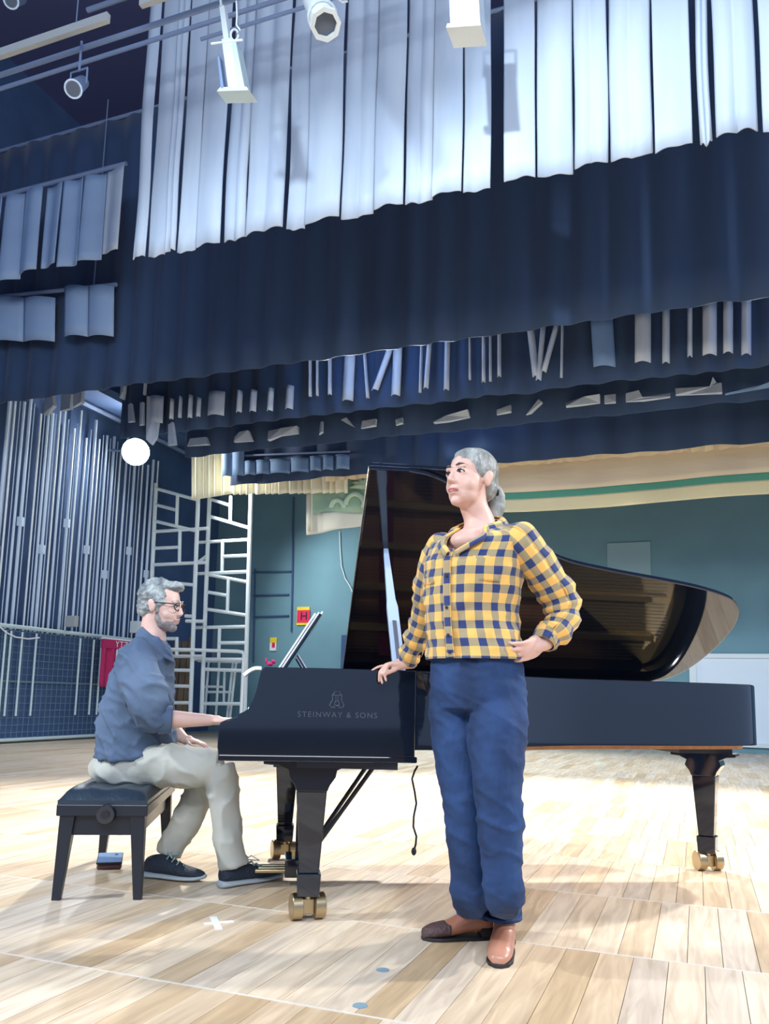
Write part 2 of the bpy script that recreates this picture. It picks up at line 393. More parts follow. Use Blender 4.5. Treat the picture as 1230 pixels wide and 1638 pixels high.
o = bpy.data.objects.new('far_planks', me); o.matrix_basis = rzm; link(o, fl); o['kind'] = 'stuff'
for r in range(-2, 8):
    uc = U0+r*ROW
    obj('seam_strip', MB().prism([(-12, uc-.005), (12, uc-.005), (12, uc+.005), (-12, uc+.005)], AA, UU, V((0, 0, 1)), V((0, 0, 0)), -.02, .0006), 'seam', fl)

ZT = 12.0
WB = 17.2; WL = -11.1
wb = struct(obj('wall_back', MB().prism([(WL-1, WB), (14, WB), (14, WB+.3), (WL-1, WB+.3)], AA, UU, V((0, 0, 1)), V(), 0, ZT), 'wall_teal'))
wl = struct(obj('wall_left', MB().prism([(WL-.3, -3), (WL, -3), (WL, WB), (WL-.3, WB)], AA, UU, V((0, 0, 1)), V(), 0, ZT), 'wall_dark'))
struct(obj('ceiling', MB().prism([(WL-.3, 1), (14, 1), (14, WB+.3), (WL-.3, WB+.3)], AA, UU, V((0, 0, 1)), V(), ZT, ZT+.2), 'ceil'))
# back wall details
def wallrect(name, x0, y0, x1, y1, u, th, mt, par, bevel=0.):
    a0, _, z0 = su(onU(x0, y1, u)); a1, _, z1 = su(onU(x1, y0, u)); z0b = su(onU(x1, y1, u))[2]; z1b = su(onU(x0, y0, u))[2]
    z0, z1 = (z0+z0b)/2, (z1+z1b)/2; z0 = max(z0, .0)
    return obj(name, MB().prism([(a0, z0), (a1, z0), (a1, z1), (a0, z1)], AA, V((0, 0, 1)), UU, V(), u-th, u), mt, par, bevel=bevel)
wallrect('wall_panel', 972, 868, 1040, 922, WB, .03, 'wall_panel', wb)
wallrect('wall_niche_panel', 545, 1016, 560, 1085, WB, .03, 'wall_dark', wb)
for seg in [(470, 795, 466, 1010), (405, 916, 466, 914), (405, 953, 462, 951), (405, 987, 462, 985), (408, 910, 405, 1060)]:  # dark bars painting the scenery frames' shadow on the wall
    obj('frame_shadow_line', MB().cyl(onU(seg[0], seg[1], WB-.03), onU(seg[2], seg[3], WB-.03), .022, n=8), 'wall_dark', wb)
# white low door
d1 = struct(wallrect('door_1', 1112, 1052, 1320, 1190, WB, .05, 'white_door', None))
for q in [(1106, 1046, 1325, 1053), (1106, 1053, 1113, 1190), (1106, 1189, 1325, 1196)]:
    wallrect('door_frame', *q, WB-.04, .05, 'white_paint', d1)
# left wall poles
px_poles = [-8, 2, 17, 27, 46, 58, 65, 77, 85, 102, 112, 123, 137, 145, 157, 169, 181, 191, 205, 218, 227, 235, 243]
for i, x in enumerate(px_poles):
    p = onA(x, 900, WL+.12); a, u, z = su(p); zt = 6.15 + .25*math.sin(i*2.7) - .012*i
    mb = MB().cyl(S(a, u, .05), S(a, u, zt), [.030, .018, .024][i % 3], n=8)
    if i % 3 == 0: mb.box(S(a, u, 3.2+.2*(i % 5)), (.09, .09, .16))
    obj('guide_pole', mb, ['pipe_blue', 'pipe', 'pipe_blue'][i % 3], wl, smooth=False)
for k, x in enumerate([-4, 10, 34, 52, 71, 92, 107, 130, 151, 163, 175, 198, 212]):
    p = onA(x, 900, WL+.08); a, u, z = su(p)
    obj('rope', MB().cyl(S(a, u, .05), S(a, u, 6.0), .010, n=6), 'pipe_blue', wl)
obj('gallery_edge', MB().cyl(S(WL+.3, 3, 6.35), S(WL+.3, WB-.3, 6.35), .05, n=8), 'truss', wl)
obj('gallery_deck', MB().prism([(WL, 1), (WL+.9, 1), (WL+.9, WB-.2), (WL, WB-.2)], AA, UU, V((0, 0, 1)), V(), 6.4, 6.55), 'wall_dark', wl)

# mesh fence along the left wall
AF = WL+.45
ft = thing('locking_rail_fence', 'wire mesh fence with steel rail along the dark left wall', 'fence', S(AF, 11, 0))
obj('top_rail', MB().cyl(S(AF, 4, 1.93), S(AF, 14.5, 1.93), .035, n=10), 'alu', ft)
obj('mid_rail', MB().cyl(S(AF, 4, 1.02), S(AF, 14.5, 1.02), .02, n=8), 'mesh', ft)
obj('bottom_rail', MB().cyl(S(AF, 4, .06), S(AF, 14.5, .06), .03, n=8), 'alu', ft)
mb = MB()
for i in range(88):
    u = 4.0+i*.12; mb.cyl(S(AF+.01, u, .05), S(AF+.01, u, 1.9), .005, n=4)
for j in range(16): mb.cyl(S(AF+.015, 4, .06+j*.12), S(AF+.015, 14.5, .06+j*.12), .005, n=4)
obj('wire_mesh', mb, 'mesh', ft, kind='stuff')
obj('backing_sheet', MB().prism([(AF-.06, 4), (AF-.04, 4), (AF-.04, 14.5), (AF-.06, 14.5)], AA, UU, V((0, 0, 1)), V(), .02, 1.88), 'wall_dark', ft)
for x in (5, 14, 32, 55, 126, 148, 160, 190, 212):
    a, u, z = su(onA(x, 1060, AF+.03)); obj('fence_post', MB().cyl(S(AF+.03, u, .45), S(AF+.03, u, 1.85), .02, n=8), 'alu', ft)
pb = onA(115, 994, AF+.06); tag(obj('junction_box', MB().box(pb, (.22, .1, .2), M.Rotation(-PHI, 3, 'Z')), 'board', bevel=.01), 'small beige box fixed on the fence rail behind the ladder', 'box')
pb = onA(217, 1003, AF+.06); tag(obj('control_box', MB().box(pb, (.2, .12, .24), M.Rotation(-PHI, 3, 'Z')), 'white_paint', bevel=.01), 'white box fixed on the fence rail behind the pianist', 'box')
# sagging cable on the fence
pts = [onA(x, y, AF+.08) for x, y in ((-5, 998), (10, 1012), (25, 1019), (45, 1022), (63, 1020))]
tag(obj('sagging_cable', MB().tube(pts, .012, 6), 'paper'), 'pale cable sagging along the fence left of the ladder', 'cable')

# crimson banner behind the pianist
bn = thing('crimson_banner', 'crimson cloth banner with white lettering hanging behind the pianist', 'banner', onA(180, 1170, AF+.25))
AFB = AF+.3
a0, u0, z0 = su(onA(158, 1098, AFB)); a1, u1, z1 = su(onA(212, 1026, AFB)); zt = su(onA(165, 1026, AFB))[2]
def bfn(i, j):
    u = u0+(u1-u0)*i; return S(AFB+.03*math.sin(i*22), u, z0+(zt-.11-z0)*j)
obj('cloth', MB().sheet(bfn, 60, 6), 'red_cloth', bn, smooth=True, solid=.012)
obj('header', MB().prism([(u0, zt-.12), (u1, zt-.12), (u1, zt+.05), (u0, zt+.05)], UU, V((0, 0, 1)), AA, V(), AFB-.02, AFB+.03), 'red_cloth', bn)
obj('header_edge', MB().cyl(S(AFB, u0, zt+.06), S(AFB, u1, zt+.06), .02), 'paper', bn)
rt = M((UU*-1, V((0, 0, 1)), AA)).transposed(); rt = M((UU, V((0, 0, 1)), AA*1)).transposed()
text('lettering', 'YTZA', .17, S(AFB+.035, (u0+u1)/2+.15, zt-.035), rt, 'paper', bn)
obj('hanger', MB().cyl(S(AFB-.2, (u0+u1)/2, zt+.04), S(AFB, (u0+u1)/2, zt+.04), .015), 'pipe', bn)
obj('stand_post', MB().cyl(S(AFB, (u0+u1)/2, 0), S(AFB, (u0+u1)/2, zt), .02), 'pipe', bn)

# white ladder
LADY = atZ(92, 1174).y
ld = thing('step_ladder', 'white painted double ladder leaning upright before the mesh fence', 'ladder', atZ(92, 1174))
def lp(x, y, dy=0.): return atY(x, y, LADY+dy)
for xa, ya, xb, yb, wd, dd in ((70, 943, 83, 1171, .17, 0.), (104, 944, 115, 1170, .13, .45)):
    p1, p0 = lp(xa, ya, dd), lp(xb, yb, dd); p0.z = 0.; q = (p1-p0)
    obj('stile', MB().prism([(-wd/2, -.04), (wd/2, -.04), (wd/2, .04), (-wd/2, .04)], V((1, 0, 0)), V((0, 1, 0)), q, p0, 0, 1), 'alu', ld, bevel=.008)
    obj('stile_web', MB().prism([(-wd/2-.012, -.05), (-wd/2+.02, -.05), (-wd/2+.02, .06), (-wd/2-.012, .06)], V((1, 0, 0)), V((0, 1, 0)), q, p0, 0, 1), 'white_paint', ld, bevel=.006)
obj('top_cap', MB().hexa([lp(62, 945), lp(115, 947, .4), lp(115, 940, .5), lp(62, 938, .1), lp(62, 941), lp(115, 943, .4), lp(115, 936, .5), lp(62, 934, .1)]), 'alu', ld)
for y in (988, 1003, 1033, 1046, 1063, 1077, 1109, 1121):
    t = (y-943)/228; obj('rung', MB().cyl(lp(72+13*t, y, .02), lp(106+11*t, y+1, .42), .026, n=8), 'white_paint', ld)

# steel scenery frames near the corner
UF = 14.4
def fr(x, y, off=0.): return onU(x, y, UF+off)
def bars(par, segs, r=.037, mt='pipe', off=0., nm='bar'):
    for s in segs:
        p, q = fr(s[0], s[1], off), fr(s[2], s[3], off); p.z = max(p.z, .03); q.z = max(q.z, .03)
        obj(nm, MB().cyl(p, q, r, n=8), mt, par)
fa = thing('scenery_frame', 'tall pale steel frame with crossbars nearest the dark pole wall', 'frame', fr(280, 1158), 'steel scenery frames')
def cz(x, y): return (240+x/4.43, 780+y/4.43)
def cs(l): return [(*cz(a, b), *cz(c, d)) for a, b, c, d in l]
bars(fa, cs([(42, -30, -30, 1650), (345, -30, 283, 1650)]), .045, nm='upright')
bars(fa, cs([(38, 5, 345, 90), (38, 120, 190, 160), (38, 238, 340, 310), (195, 50, 188, 265), (30, 312, 410, 288), (26, 430, 210, 422), (212, 300, 208, 532), (20, 547, 400, 530), (5, 660, 315, 690), (250, 910, 310, 912), (120, 1070, 190, 1070), (190, 1060, 188, 1190), (110, 1150, 300, 1152), (110, 1195, 380, 1195), (140, 1292, 295, 1296), (140, 1405, 290, 1408), (135, 1525, 285, 1525), (255, 945, 390, 948)]))
fb = thing('scenery_frame', 'tall pale steel frame with crossbars beside the teal back wall', 'frame', fr(360, 1158), 'steel scenery frames')
bars(fb, cs([(425, -30, 363, 1650), (718, -30, 668, 1650)]), .046, nm='upright', off=.35)
bars(fb, cs([(425, 80, 570, 128), (425, 205, 710, 288), (572, 60, 568, 240), (345, 388, 705, 368), (515, 375, 510, 598), (515, 488, 705, 480), (330, 610, 700, 595), (408, 615, 700, 672), (555, 650, 548, 880), (410, 740, 545, 765), (405, 862, 685, 905), (310, 992, 690, 985), (493, 990, 486, 1205), (495, 1100, 690, 1100), (300, 1215, 675, 1218), (400, 485, 340, 530), (385, 1287, 665, 1298), (370, 1530, 665, 1532)]), off=.35)
tr = thing('trestle', 'small pale steel trestle standing inside the right scenery frame', 'trestle', fr(350, 1158))
bars(tr, cs([(415, 1235, 385, 1640), (490, 1235, 465, 1640), (588, 1235, 545, 1640), (610, 1235, 565, 1640), (340, 1228, 640, 1236), (385, 1410, 530, 1412), (400, 1448, 580, 1450), (528, 1290, 522, 1530)]), .028, 'white_paint', .75)
gr = thing('guard_rail', 'bent tubular guard rail crossing in front of the scenery frames', 'rail', fr(330, 1160, -.5))
pts = [fr(*cz(x, y), -.5) for x, y in ((80, 1144), (300, 1150), (620, 1160), (655, 1166), (668, 1185), (668, 1210))]
obj('rail_tube', MB().tube(pts, .035, 8), 'pipe', gr)
for x in (100, 664):
    p = fr(*cz(x, 1170), -.5); obj('rail_post', MB().cyl((p.x, p.y, 0), p, .03, n=8), 'pipe', gr)
for x0, x1, lab in ((272, 283, 'old timber board leaning behind the pianist, leftmost one'), (285, 294, 'old timber board leaning behind the pianist, middle one'), (295, 302, 'old timber board leaning behind the pianist, rightmost one')):
    p0, p1 = fr(x0, 1060, 1.0), fr(x1, 1060, 1.0); zt = fr(x0, 1025 if x0 < 290 else 1018, 1.0).z
    tag(obj('timber_board', MB().hexa([(p0.x, p0.y, 0), (p1.x, p1.y, 0), (p1.x, p1.y+.06, 0), (p0.x, p0.y+.06, 0), (p0.x+.04, p0.y+.1, zt), (p1.x+.04, p1.y+.1, zt), (p1.x+.04, p1.y+.16, zt), (p0.x+.04, p0.y+.16, zt)]), 'timber'), lab, 'board', 'old timber boards')

# signs and cable on the back wall
def sign(x0, y0, x1, y1, label):
    c = onU((x0+x1)/2, y1, WB-.03); t = thing('wall_sign', label, 'sign', c)
    return t
t = sign(475, 971, 495, 1000, 'red hydrant sign with black letter H between yellow bands')
wallrect('sign_plate', 475, 971, 496, 1000, WB-.002, .03, 'yellow', t); wallrect('sign_field', 475, 976, 496, 996, WB-.03, .01, 'red', t)
hp = onU(486, 986, WB-.045); text('letter_h', 'H', .27, hp, M((AA, V((0, 0, 1)), -UU)).transposed(), 'ink', t, .004)
t = sign(432, 1020, 443, 1041, 'small yellow and red notice low on the teal wall')
wallrect('sign_plate', 432, 1020, 443, 1041, WB-.002, .03, 'paper', t); wallrect('sign_band', 432, 1020, 443, 1028, WB-.03, .008, 'yellow', t); wallrect('sign_symbol', 435, 1028, 440, 1036, WB-.03, .008, 'red', t)
pts = [onU(x, y, WB-.04) for x, y in ((543, 850), (544, 880), (546, 905), (552, 925), (560, 938), (567, 955))]
tag(obj('wall_cable', MB().tube(pts, .012, 6), 'paper'), 'thin pale cable running down the teal back wall', 'cable')

# ================================================================== CURTAINS
def pleat(x, lam, seed):
    return math.sin(2*math.pi*x/lam + 1.3*NZ.noise(V((x*.7, seed, 0)))*3)
def border(par, name, u, a0, a1, zb, zt, mt, lam=.35, amp=.05, wob=.05, seed=0., nu=None, nv=10, solid=.012, sag=0.):
    nu = nu or max(8, int((a1-a0)/lam*9))
    def fn(i, j):
        a = a0+(a1-a0)*i; f = pleat(a, lam, seed)
        zlo = zb + wob*NZ.noise(V((a*1.7, seed, 3.))) + .25*wob*f + sag*(i-.5)
        z = zlo+(zt-zlo)*j
        return S(a + .25*amp*math.cos(2*math.pi*a/lam)*(1-j*.6), u + amp*f*(1-.35*j) + amp*.7*NZ.noise(V((a*1.3, z*.5, seed))), z)
    return obj(name, MB().sheet(fn, nu, nv), mt, par, smooth=True, solid=solid)
# B1 : the big lit border, hung in panels
U1 = 6.5
b1 = thing('pale_border_curtain', 'large pale blue pleated border curtain hanging across the upper picture', 'curtain', S(-1.5, U1, 5.4), 'border curtains')
zb1 = 5.40
edges = [(215, 233), (236, 262), (264, 281), (283, 311), (314, 353), (357, 391), (394, 453), (457, 486), (488, 543), (545, 596), (599, 645), (647, 690), (691, 738), (740, 783), (806, 856), (859, 916), (920, 973), (977, 1044), (1048, 1108), (1120, 1138), (1146, 1212), (1221, 1300), (1303, 1380)]  # the widest gap stands for a hanging lamp's shadow on the cloth
for k, (xa, xb) in enumerate(edges):
    yb = 390-.188*(xa-215)
    a0 = su(onU(xa, yb, U1))[0]; a1 = su(onU(xb, yb, U1))[0]
    rnd = random.Random(k); amp = rnd.uniform(.015, .035); lz = [rnd.uniform(-.02, .02) for _ in range(4)]; hump = rnd.choice((1, 1, 2))
    def fn(i, j, a0=a0, a1=a1, amp=amp, lz=lz, hump=hump, k=k):
        zlo = zb1 + .02*math.sin(i*math.pi)*(-1 if k % 2 else .6) + lz[0]*i + lz[1]*(1-i) + .008*math.sin(i*9+k)
        z = zlo+(8.6-zlo)*j; a = a0+(a1-a0)*i
        du = -amp*abs(math.sin(math.pi*i*hump)) + .03*(k % 2) + .02*NZ.noise(V((a*4, z*.8, k)))
        return S(a + .015*NZ.noise(V((z*.9, k, 1.))), U1+du, z)
    obj('curtain_panel', MB().sheet(fn, 18, 14), 'pale_cloth', b1, smooth=True, solid=.012)
obj('batten_pipe', MB().cyl(S(-6.3, U1, 8.62), S(6, U1, 8.62), .03), 'truss', b1)
def torn(par, pts, u, mt='pale_cloth', nm='torn_light_patch'):  # pale polygons painting light on ragged cloth edges
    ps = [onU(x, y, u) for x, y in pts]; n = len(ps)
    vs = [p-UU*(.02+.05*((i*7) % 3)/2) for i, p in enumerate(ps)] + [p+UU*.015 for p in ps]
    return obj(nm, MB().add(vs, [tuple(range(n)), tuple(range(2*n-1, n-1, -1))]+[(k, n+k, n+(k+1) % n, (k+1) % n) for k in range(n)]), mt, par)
def strip(par, x0, x1, yt, yb, u, nm='fold_light_strip', xs=0., mt='pale_cloth', wt=None):
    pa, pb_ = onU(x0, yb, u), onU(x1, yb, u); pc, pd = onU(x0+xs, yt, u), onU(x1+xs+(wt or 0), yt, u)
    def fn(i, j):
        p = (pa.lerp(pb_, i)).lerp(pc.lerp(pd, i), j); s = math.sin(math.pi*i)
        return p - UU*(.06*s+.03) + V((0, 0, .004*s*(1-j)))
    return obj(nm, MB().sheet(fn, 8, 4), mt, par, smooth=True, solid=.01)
# B2 : dark border
b2 = thing('dark_border_curtain', 'broad navy black border curtain just below the pale one', 'curtain', S(-2, 9, 5.2), 'border curtains')
border(b2, 'cloth', 9.0, -10.7, 6.0, 5.20, 9.5, 'navy_cloth', .45, .04, .03, 2.)
obj('batten_pipe', MB().cyl(S(-10.7, 9, 9.52), S(6, 9, 9.52), .03), 'truss', b2)
# left pale lengths
lc = thing('side_border_curtain', 'dim pale pleated curtain length at the far upper left', 'curtain', S(-8, 8.2, 6.3), 'border curtains')
al, ar = su(onU(-90, 440, 8.2))[0], su(onU(192, 400, 8.2))[0]; zl = su(onU(190, 408, 8.2))[2]
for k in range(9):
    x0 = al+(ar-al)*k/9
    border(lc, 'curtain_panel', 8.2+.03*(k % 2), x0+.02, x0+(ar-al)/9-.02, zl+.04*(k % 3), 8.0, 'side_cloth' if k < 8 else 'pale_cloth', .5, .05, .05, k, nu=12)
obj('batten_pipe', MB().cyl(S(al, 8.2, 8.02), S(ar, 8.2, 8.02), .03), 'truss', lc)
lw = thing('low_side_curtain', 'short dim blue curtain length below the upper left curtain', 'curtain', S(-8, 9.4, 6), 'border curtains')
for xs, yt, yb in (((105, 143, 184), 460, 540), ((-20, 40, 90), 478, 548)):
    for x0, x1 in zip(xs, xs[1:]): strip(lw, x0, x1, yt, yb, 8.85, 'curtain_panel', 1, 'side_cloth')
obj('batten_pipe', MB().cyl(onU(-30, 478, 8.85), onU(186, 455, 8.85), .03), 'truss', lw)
obj('hanging_line', MB().cyl(onU(150, 458, 8.85), onU(150, 458, 8.85)+V((0, 0, 3)), .008), 'truss', lw)
# B3, light on its folds put into pale fabric strips
A3 = su(onU(192, 670, 10.5))[0]
b3 = thing('folded_border_curtain', 'black border curtain with pale strips as light on its folds above the performers', 'curtain', S(-2, 10.5, 5.05), 'border curtains')
border(b3, 'cloth', 10.5, A3, 6.0, 5.03, 9.5, 'navy_cloth', .4, .05, .03, 5.)
obj('batten_pipe', MB().cyl(S(A3, 10.5, 9.52), S(6, 10.5, 9.52), .03), 'truss', b3)
def l3t(x): return 566-.136*(x-500)
def l3b(x): return 650-.105*(x-500)
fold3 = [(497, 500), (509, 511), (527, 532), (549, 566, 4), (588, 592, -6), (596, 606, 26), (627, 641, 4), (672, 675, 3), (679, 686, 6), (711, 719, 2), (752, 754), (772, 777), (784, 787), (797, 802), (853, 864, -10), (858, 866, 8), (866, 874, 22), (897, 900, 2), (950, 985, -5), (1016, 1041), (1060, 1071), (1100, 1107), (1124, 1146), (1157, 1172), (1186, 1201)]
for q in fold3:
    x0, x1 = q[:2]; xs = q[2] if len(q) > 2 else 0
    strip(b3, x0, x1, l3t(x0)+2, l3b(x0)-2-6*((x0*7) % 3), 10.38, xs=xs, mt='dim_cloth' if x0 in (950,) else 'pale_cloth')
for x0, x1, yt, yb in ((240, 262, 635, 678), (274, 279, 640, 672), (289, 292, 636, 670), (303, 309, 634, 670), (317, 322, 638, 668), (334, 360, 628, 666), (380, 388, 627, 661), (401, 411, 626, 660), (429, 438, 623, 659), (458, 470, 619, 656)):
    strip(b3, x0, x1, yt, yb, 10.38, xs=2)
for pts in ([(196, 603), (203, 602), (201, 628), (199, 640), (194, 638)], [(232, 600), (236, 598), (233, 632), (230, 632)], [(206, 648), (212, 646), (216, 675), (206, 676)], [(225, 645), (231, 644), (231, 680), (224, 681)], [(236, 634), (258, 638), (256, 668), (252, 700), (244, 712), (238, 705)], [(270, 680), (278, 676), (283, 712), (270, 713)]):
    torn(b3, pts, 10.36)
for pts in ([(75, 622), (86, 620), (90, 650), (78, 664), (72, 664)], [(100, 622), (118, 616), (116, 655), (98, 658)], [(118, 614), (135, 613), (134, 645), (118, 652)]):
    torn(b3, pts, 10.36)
# B4, light on its torn lower edge put into pale patches
A4 = su(onU(300, 700, 11.5))[0]
b4 = thing('torn_border_curtain', 'dark border curtain with pale patches as light along its torn lower edge', 'curtain', S(-2, 11.5, 4.95), 'border curtains')
border(b4, 'cloth', 11.5, A4, 6.0, 4.94, 9.5, 'navy_cloth', .5, .04, .03, 8.)
obj('batten_pipe', MB().cyl(S(A4, 11.5, 9.52), S(6, 11.5, 9.52), .03), 'truss', b4)
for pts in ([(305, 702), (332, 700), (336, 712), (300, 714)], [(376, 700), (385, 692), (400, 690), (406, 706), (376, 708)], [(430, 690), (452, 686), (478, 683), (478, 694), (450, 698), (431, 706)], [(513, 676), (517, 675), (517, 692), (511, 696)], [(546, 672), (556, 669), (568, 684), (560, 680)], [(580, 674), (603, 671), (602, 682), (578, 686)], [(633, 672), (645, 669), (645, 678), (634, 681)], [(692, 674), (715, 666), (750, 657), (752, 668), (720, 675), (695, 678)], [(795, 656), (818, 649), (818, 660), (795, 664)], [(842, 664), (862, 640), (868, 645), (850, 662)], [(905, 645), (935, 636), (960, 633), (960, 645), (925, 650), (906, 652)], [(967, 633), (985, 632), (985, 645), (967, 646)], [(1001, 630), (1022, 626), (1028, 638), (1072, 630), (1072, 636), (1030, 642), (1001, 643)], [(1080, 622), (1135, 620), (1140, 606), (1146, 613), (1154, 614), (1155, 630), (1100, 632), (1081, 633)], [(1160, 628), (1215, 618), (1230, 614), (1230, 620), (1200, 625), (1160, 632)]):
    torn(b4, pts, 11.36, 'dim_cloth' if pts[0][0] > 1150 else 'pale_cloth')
# B5 low dark border with its lit lower left painted as slate panels
b5 = thing('low_dark_border', 'low navy black border curtain directly above the cream canvas', 'curtain', S(-2, 13, 4.8), 'border curtains')
border(b5, 'cloth', 13.0, -8.2, 6.0, 4.82, 9.5, 'navy_cloth', .6, .05, .05, 11.)
obj('batten_pipe', MB().cyl(S(-8.2, 13, 9.52), S(6, 13, 9.52), .03), 'truss', b5)
sb = thing('painted_lit_border', 'slate blue pleats painted as the lit part of the low dark border', 'curtain', onU(440, 760, 12.85), 'border curtains')
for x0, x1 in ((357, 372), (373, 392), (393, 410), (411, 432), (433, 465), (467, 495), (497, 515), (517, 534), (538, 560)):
    strip(sb, x0, x1, 706 if x0 < 390 else 738-(x0-400)*.07, 763-(x0-357)*.062, 12.85, 'curtain_panel', mt='dim_cloth')  # pleats painting the lit part of the low dark border
obj('added_hem_rod', MB().cyl(onU(357, 730, 12.9), onU(560, 722, 12.9), .02), 'truss', sb)
# cream valance
cv = thing('cream_valance', 'bright cream pleated valance hanging left of the piano lid', 'curtain', onU(430, 790, 13.7), 'border curtains')
def creamfn(x0, x1, yt0, yt1, yb0, yb1, lam, amp):
    def fn(i, j):
        x = x0+(x1-x0)*i; y = (yb0+(yb1-yb0)*i)*(1-j)+(yt0+(yt1-yt0)*i)*j
        p = onU(x, y, 13.7); f = math.sin(x/lam*6.283+math.sin(x*.13)*1.5)
        return p + UU*amp*f + V((0, 0, .03*f*(1-j)))
    return fn
obj('tall_length', MB().sheet(creamfn(306, 359, 708, 706, 800, 792, 11, .09), 60, 8), 'cream_cloth', cv, smooth=True, solid=.01)
obj('short_length', MB().sheet(creamfn(357, 558, 740, 725, 791, 788, 13, .07), 180, 8), 'cream_cloth', cv, smooth=True, solid=.01)
obj('batten_pipe', MB().cyl(onU(300, 705, 13.7), onU(560, 690, 13.7), .03), 'truss', cv)
# canvas drop
UD = 13.6
cdp = thing('canvas_drop', 'cream painted canvas drop with green stripe hanging behind the singer', 'backdrop', onU(900, 815, UD))
adl, adr = su(onU(600, 830, UD))[0], 6.0
zbot = su(onU(900, 813, UD))[2]; zgt = su(onU(900, 781, UD))[2]; zgb = su(onU(900, 792, UD))[2]; ztop = su(onU(900, 735, UD))[2]
def band(nm, za, zb_, mt, off=0., amp=.03):
    def fn(i, j):
        a = adl+(adr-adl)*i; z = za+(zb_-za)*j + .03*math.sin(a*1.1+.5)
        return S(a, UD-off+amp*NZ.noise(V((a*1.2, z*2, 2.))), z)
    return obj(nm, MB().sheet(fn, 120, 8), mt, cdp, smooth=True, solid=.008)
band('hem_band', zbot, zgb, 'canvas_hem'); band('green_stripe', zgb, zgt, 'canvas_green'); band('canvas_field', zgt, ztop+.3, 'canvas')
def rf(i, j):
    a = adl-1+(adr-adl+1)*i; f = math.sin(a*24+3*math.sin(a*3)); z = ztop-.08+(.7)*j + .05*NZ.noise(V((a*2, 1., 1.)))*(1-j)
    return S(a, UD-.12+.035*f, z)
obj('gathered_heading', MB().sheet(rf, 900, 4), 'canvas', cdp, smooth=True, solid=.006)
pd_ = thing('painted_drop', 'pale green painted drop with white edge beside the piano lid', 'backdrop', onU(550, 850, UD+.25))
def pf(x0, x1, y0, y1, sl):
    def fn(i, j):
        x = x0+(x1-x0)*i; y = y1+(y0-y1)*j - sl*(x-x0)*(1-j)
        return onU(x, y, UD+.25)+UU*.04*math.sin(i*14)
    return fn
obj('painted_field', MB().sheet(pf(496, 640, 735, 822, .03), 30, 8), 'drop_green', pd_, smooth=True, solid=.008)
obj('lower_edge', MB().sheet(pf(490, 640, 820, 856, .17), 40, 6), 'drop_white', pd_, smooth=True, solid=.008)
obj('side_edge', MB().sheet(pf(490, 500, 760, 850, 0.), 6, 6), 'drop_white', pd_, smooth=True, solid=.012)
for cx_, cy_, rr_ in ((568, 808, 15), (540, 812, 10), (590, 812, 9)):
    obj('painted_bush', MB().tube([onU(cx_+rr_*math.cos(t*.35), cy_-rr_*1.2*math.sin(t*.35), UD+.17) for t in range(10)], .05, 6), 'drop_leaf', pd_, smooth=True)
for k in range(7):
    t = R(-10+k*33); obj('painted_frond', MB().tube([onU(585+s*math.cos(t)*26, 778-s*math.sin(t)*16-8*s*(1-s), UD+.17) for s in (0, .3, .6, 1)], [.06, .07, .05, .015], 6), 'drop_leaf', pd_, smooth=True)

# ================================================================== OVERHEAD RIG
UB = 5.6
def bt(x, y, u=UB): return onU(x, y, u)
bz = su(bt(200, 55))[2]
def batten(label, x, y, u, r=.028, a0=-9., a1=6., mt='truss'):
    z = su(onU(x, y, u))[2]
    return tag(obj('batten_pipe', MB().cyl(S(a0, u, z), S(a1, u, z), r, n=10), mt), label, 'pipe', 'overhead battens'), z
_, zB = batten('long overhead pipe carrying the stage lamps at upper left', 200, 55, UB, .026)
batten('second overhead pipe just behind the lamp pipe', 120, 104, 6.0, .022, -9, -2.2)
batten('thin overhead pipe segment left of the tall white lamp', 305, 68, 6.05, .018, -4.4, -2.2)
for (x0, y0, x1, y1, lab) in ((-60, 108, 170, 32, 'beige flat board hanging at the upper left corner'), (222, 9, 520, -95, 'beige flat board at the top edge left of the white lamps')):
    p, q = onU(x0, y0, 5.3), onU(x1, y1, 5.3); z = (p.z+q.z)/2
    p.z = q.z = z
    mbd = MB().hexa([p, q, q+UU*.05, p+UU*.05, p+V((0, 0, .085)), q+V((0, 0, .085)), q+UU*.05+V((0, 0, .085)), p+UU*.05+V((0, 0, .085))])
    t = thing('flat_board', lab, 'board', p); obj('board', mbd, 'board', t)
    for k in (.2, .8): obj('hanger', MB().cyl(p.lerp(q, k)+V((0, 0, .08)), p.lerp(q, k)+V((0, 0, 3)), .006, n=6), 'truss', t)

# tall white strip lamp
def lampframe(x, y, u): return onU(x, y, u)
t1 = thing('strip_lamp', 'tall white rectangular stage lamp hanging over the pianist side', 'lamp', onU(368, 140, UB))
UL = UB-.12
def q(x, y, du=0.): return onU(x, y, UL)+UU*du
def slab(nm, pts, th, mt, par): 
    a = [q(*p) for p in pts]; obj(nm, MB().hexa(a+[p+UU*th for p in a]), mt, par, bevel=.004)
slab('hanging_arm', [(350, 8), (358, 8), (366, 62), (357, 62)], .06, 'white_paint', t1)
slab('housing', [(354, 62), (369, 60), (382, 138), (365, 142)], .10, 'white_paint', t1)
slab('side_face', [(369, 62), (377, 66), (391, 138), (382, 140)], .12, 'alu', t1)
slab('rear_fin', [(347, 90), (351, 90), (358, 142), (353, 142)], .06, 'truss', t1)
slab('base_flange', [(346, 146), (398, 144), (394, 138), (352, 139)], .16, 'alu', t1)
obj('clamp_ring', MB().tube([q(375+6*math.cos(k*.5), 56+9*math.sin(k*.5)) for k in range(13)], .010, 6), 'white_paint', t1)
obj('safety_cable', MB().tube([q(378, 2), q(379, 25), q(378, 40), q(384, 48)], .008, 6), 'pipe', t1)
obj('wing_bolt', MB().cyl(q(338, 70), q(388, 64), .010, n=8), 'pipe', t1)
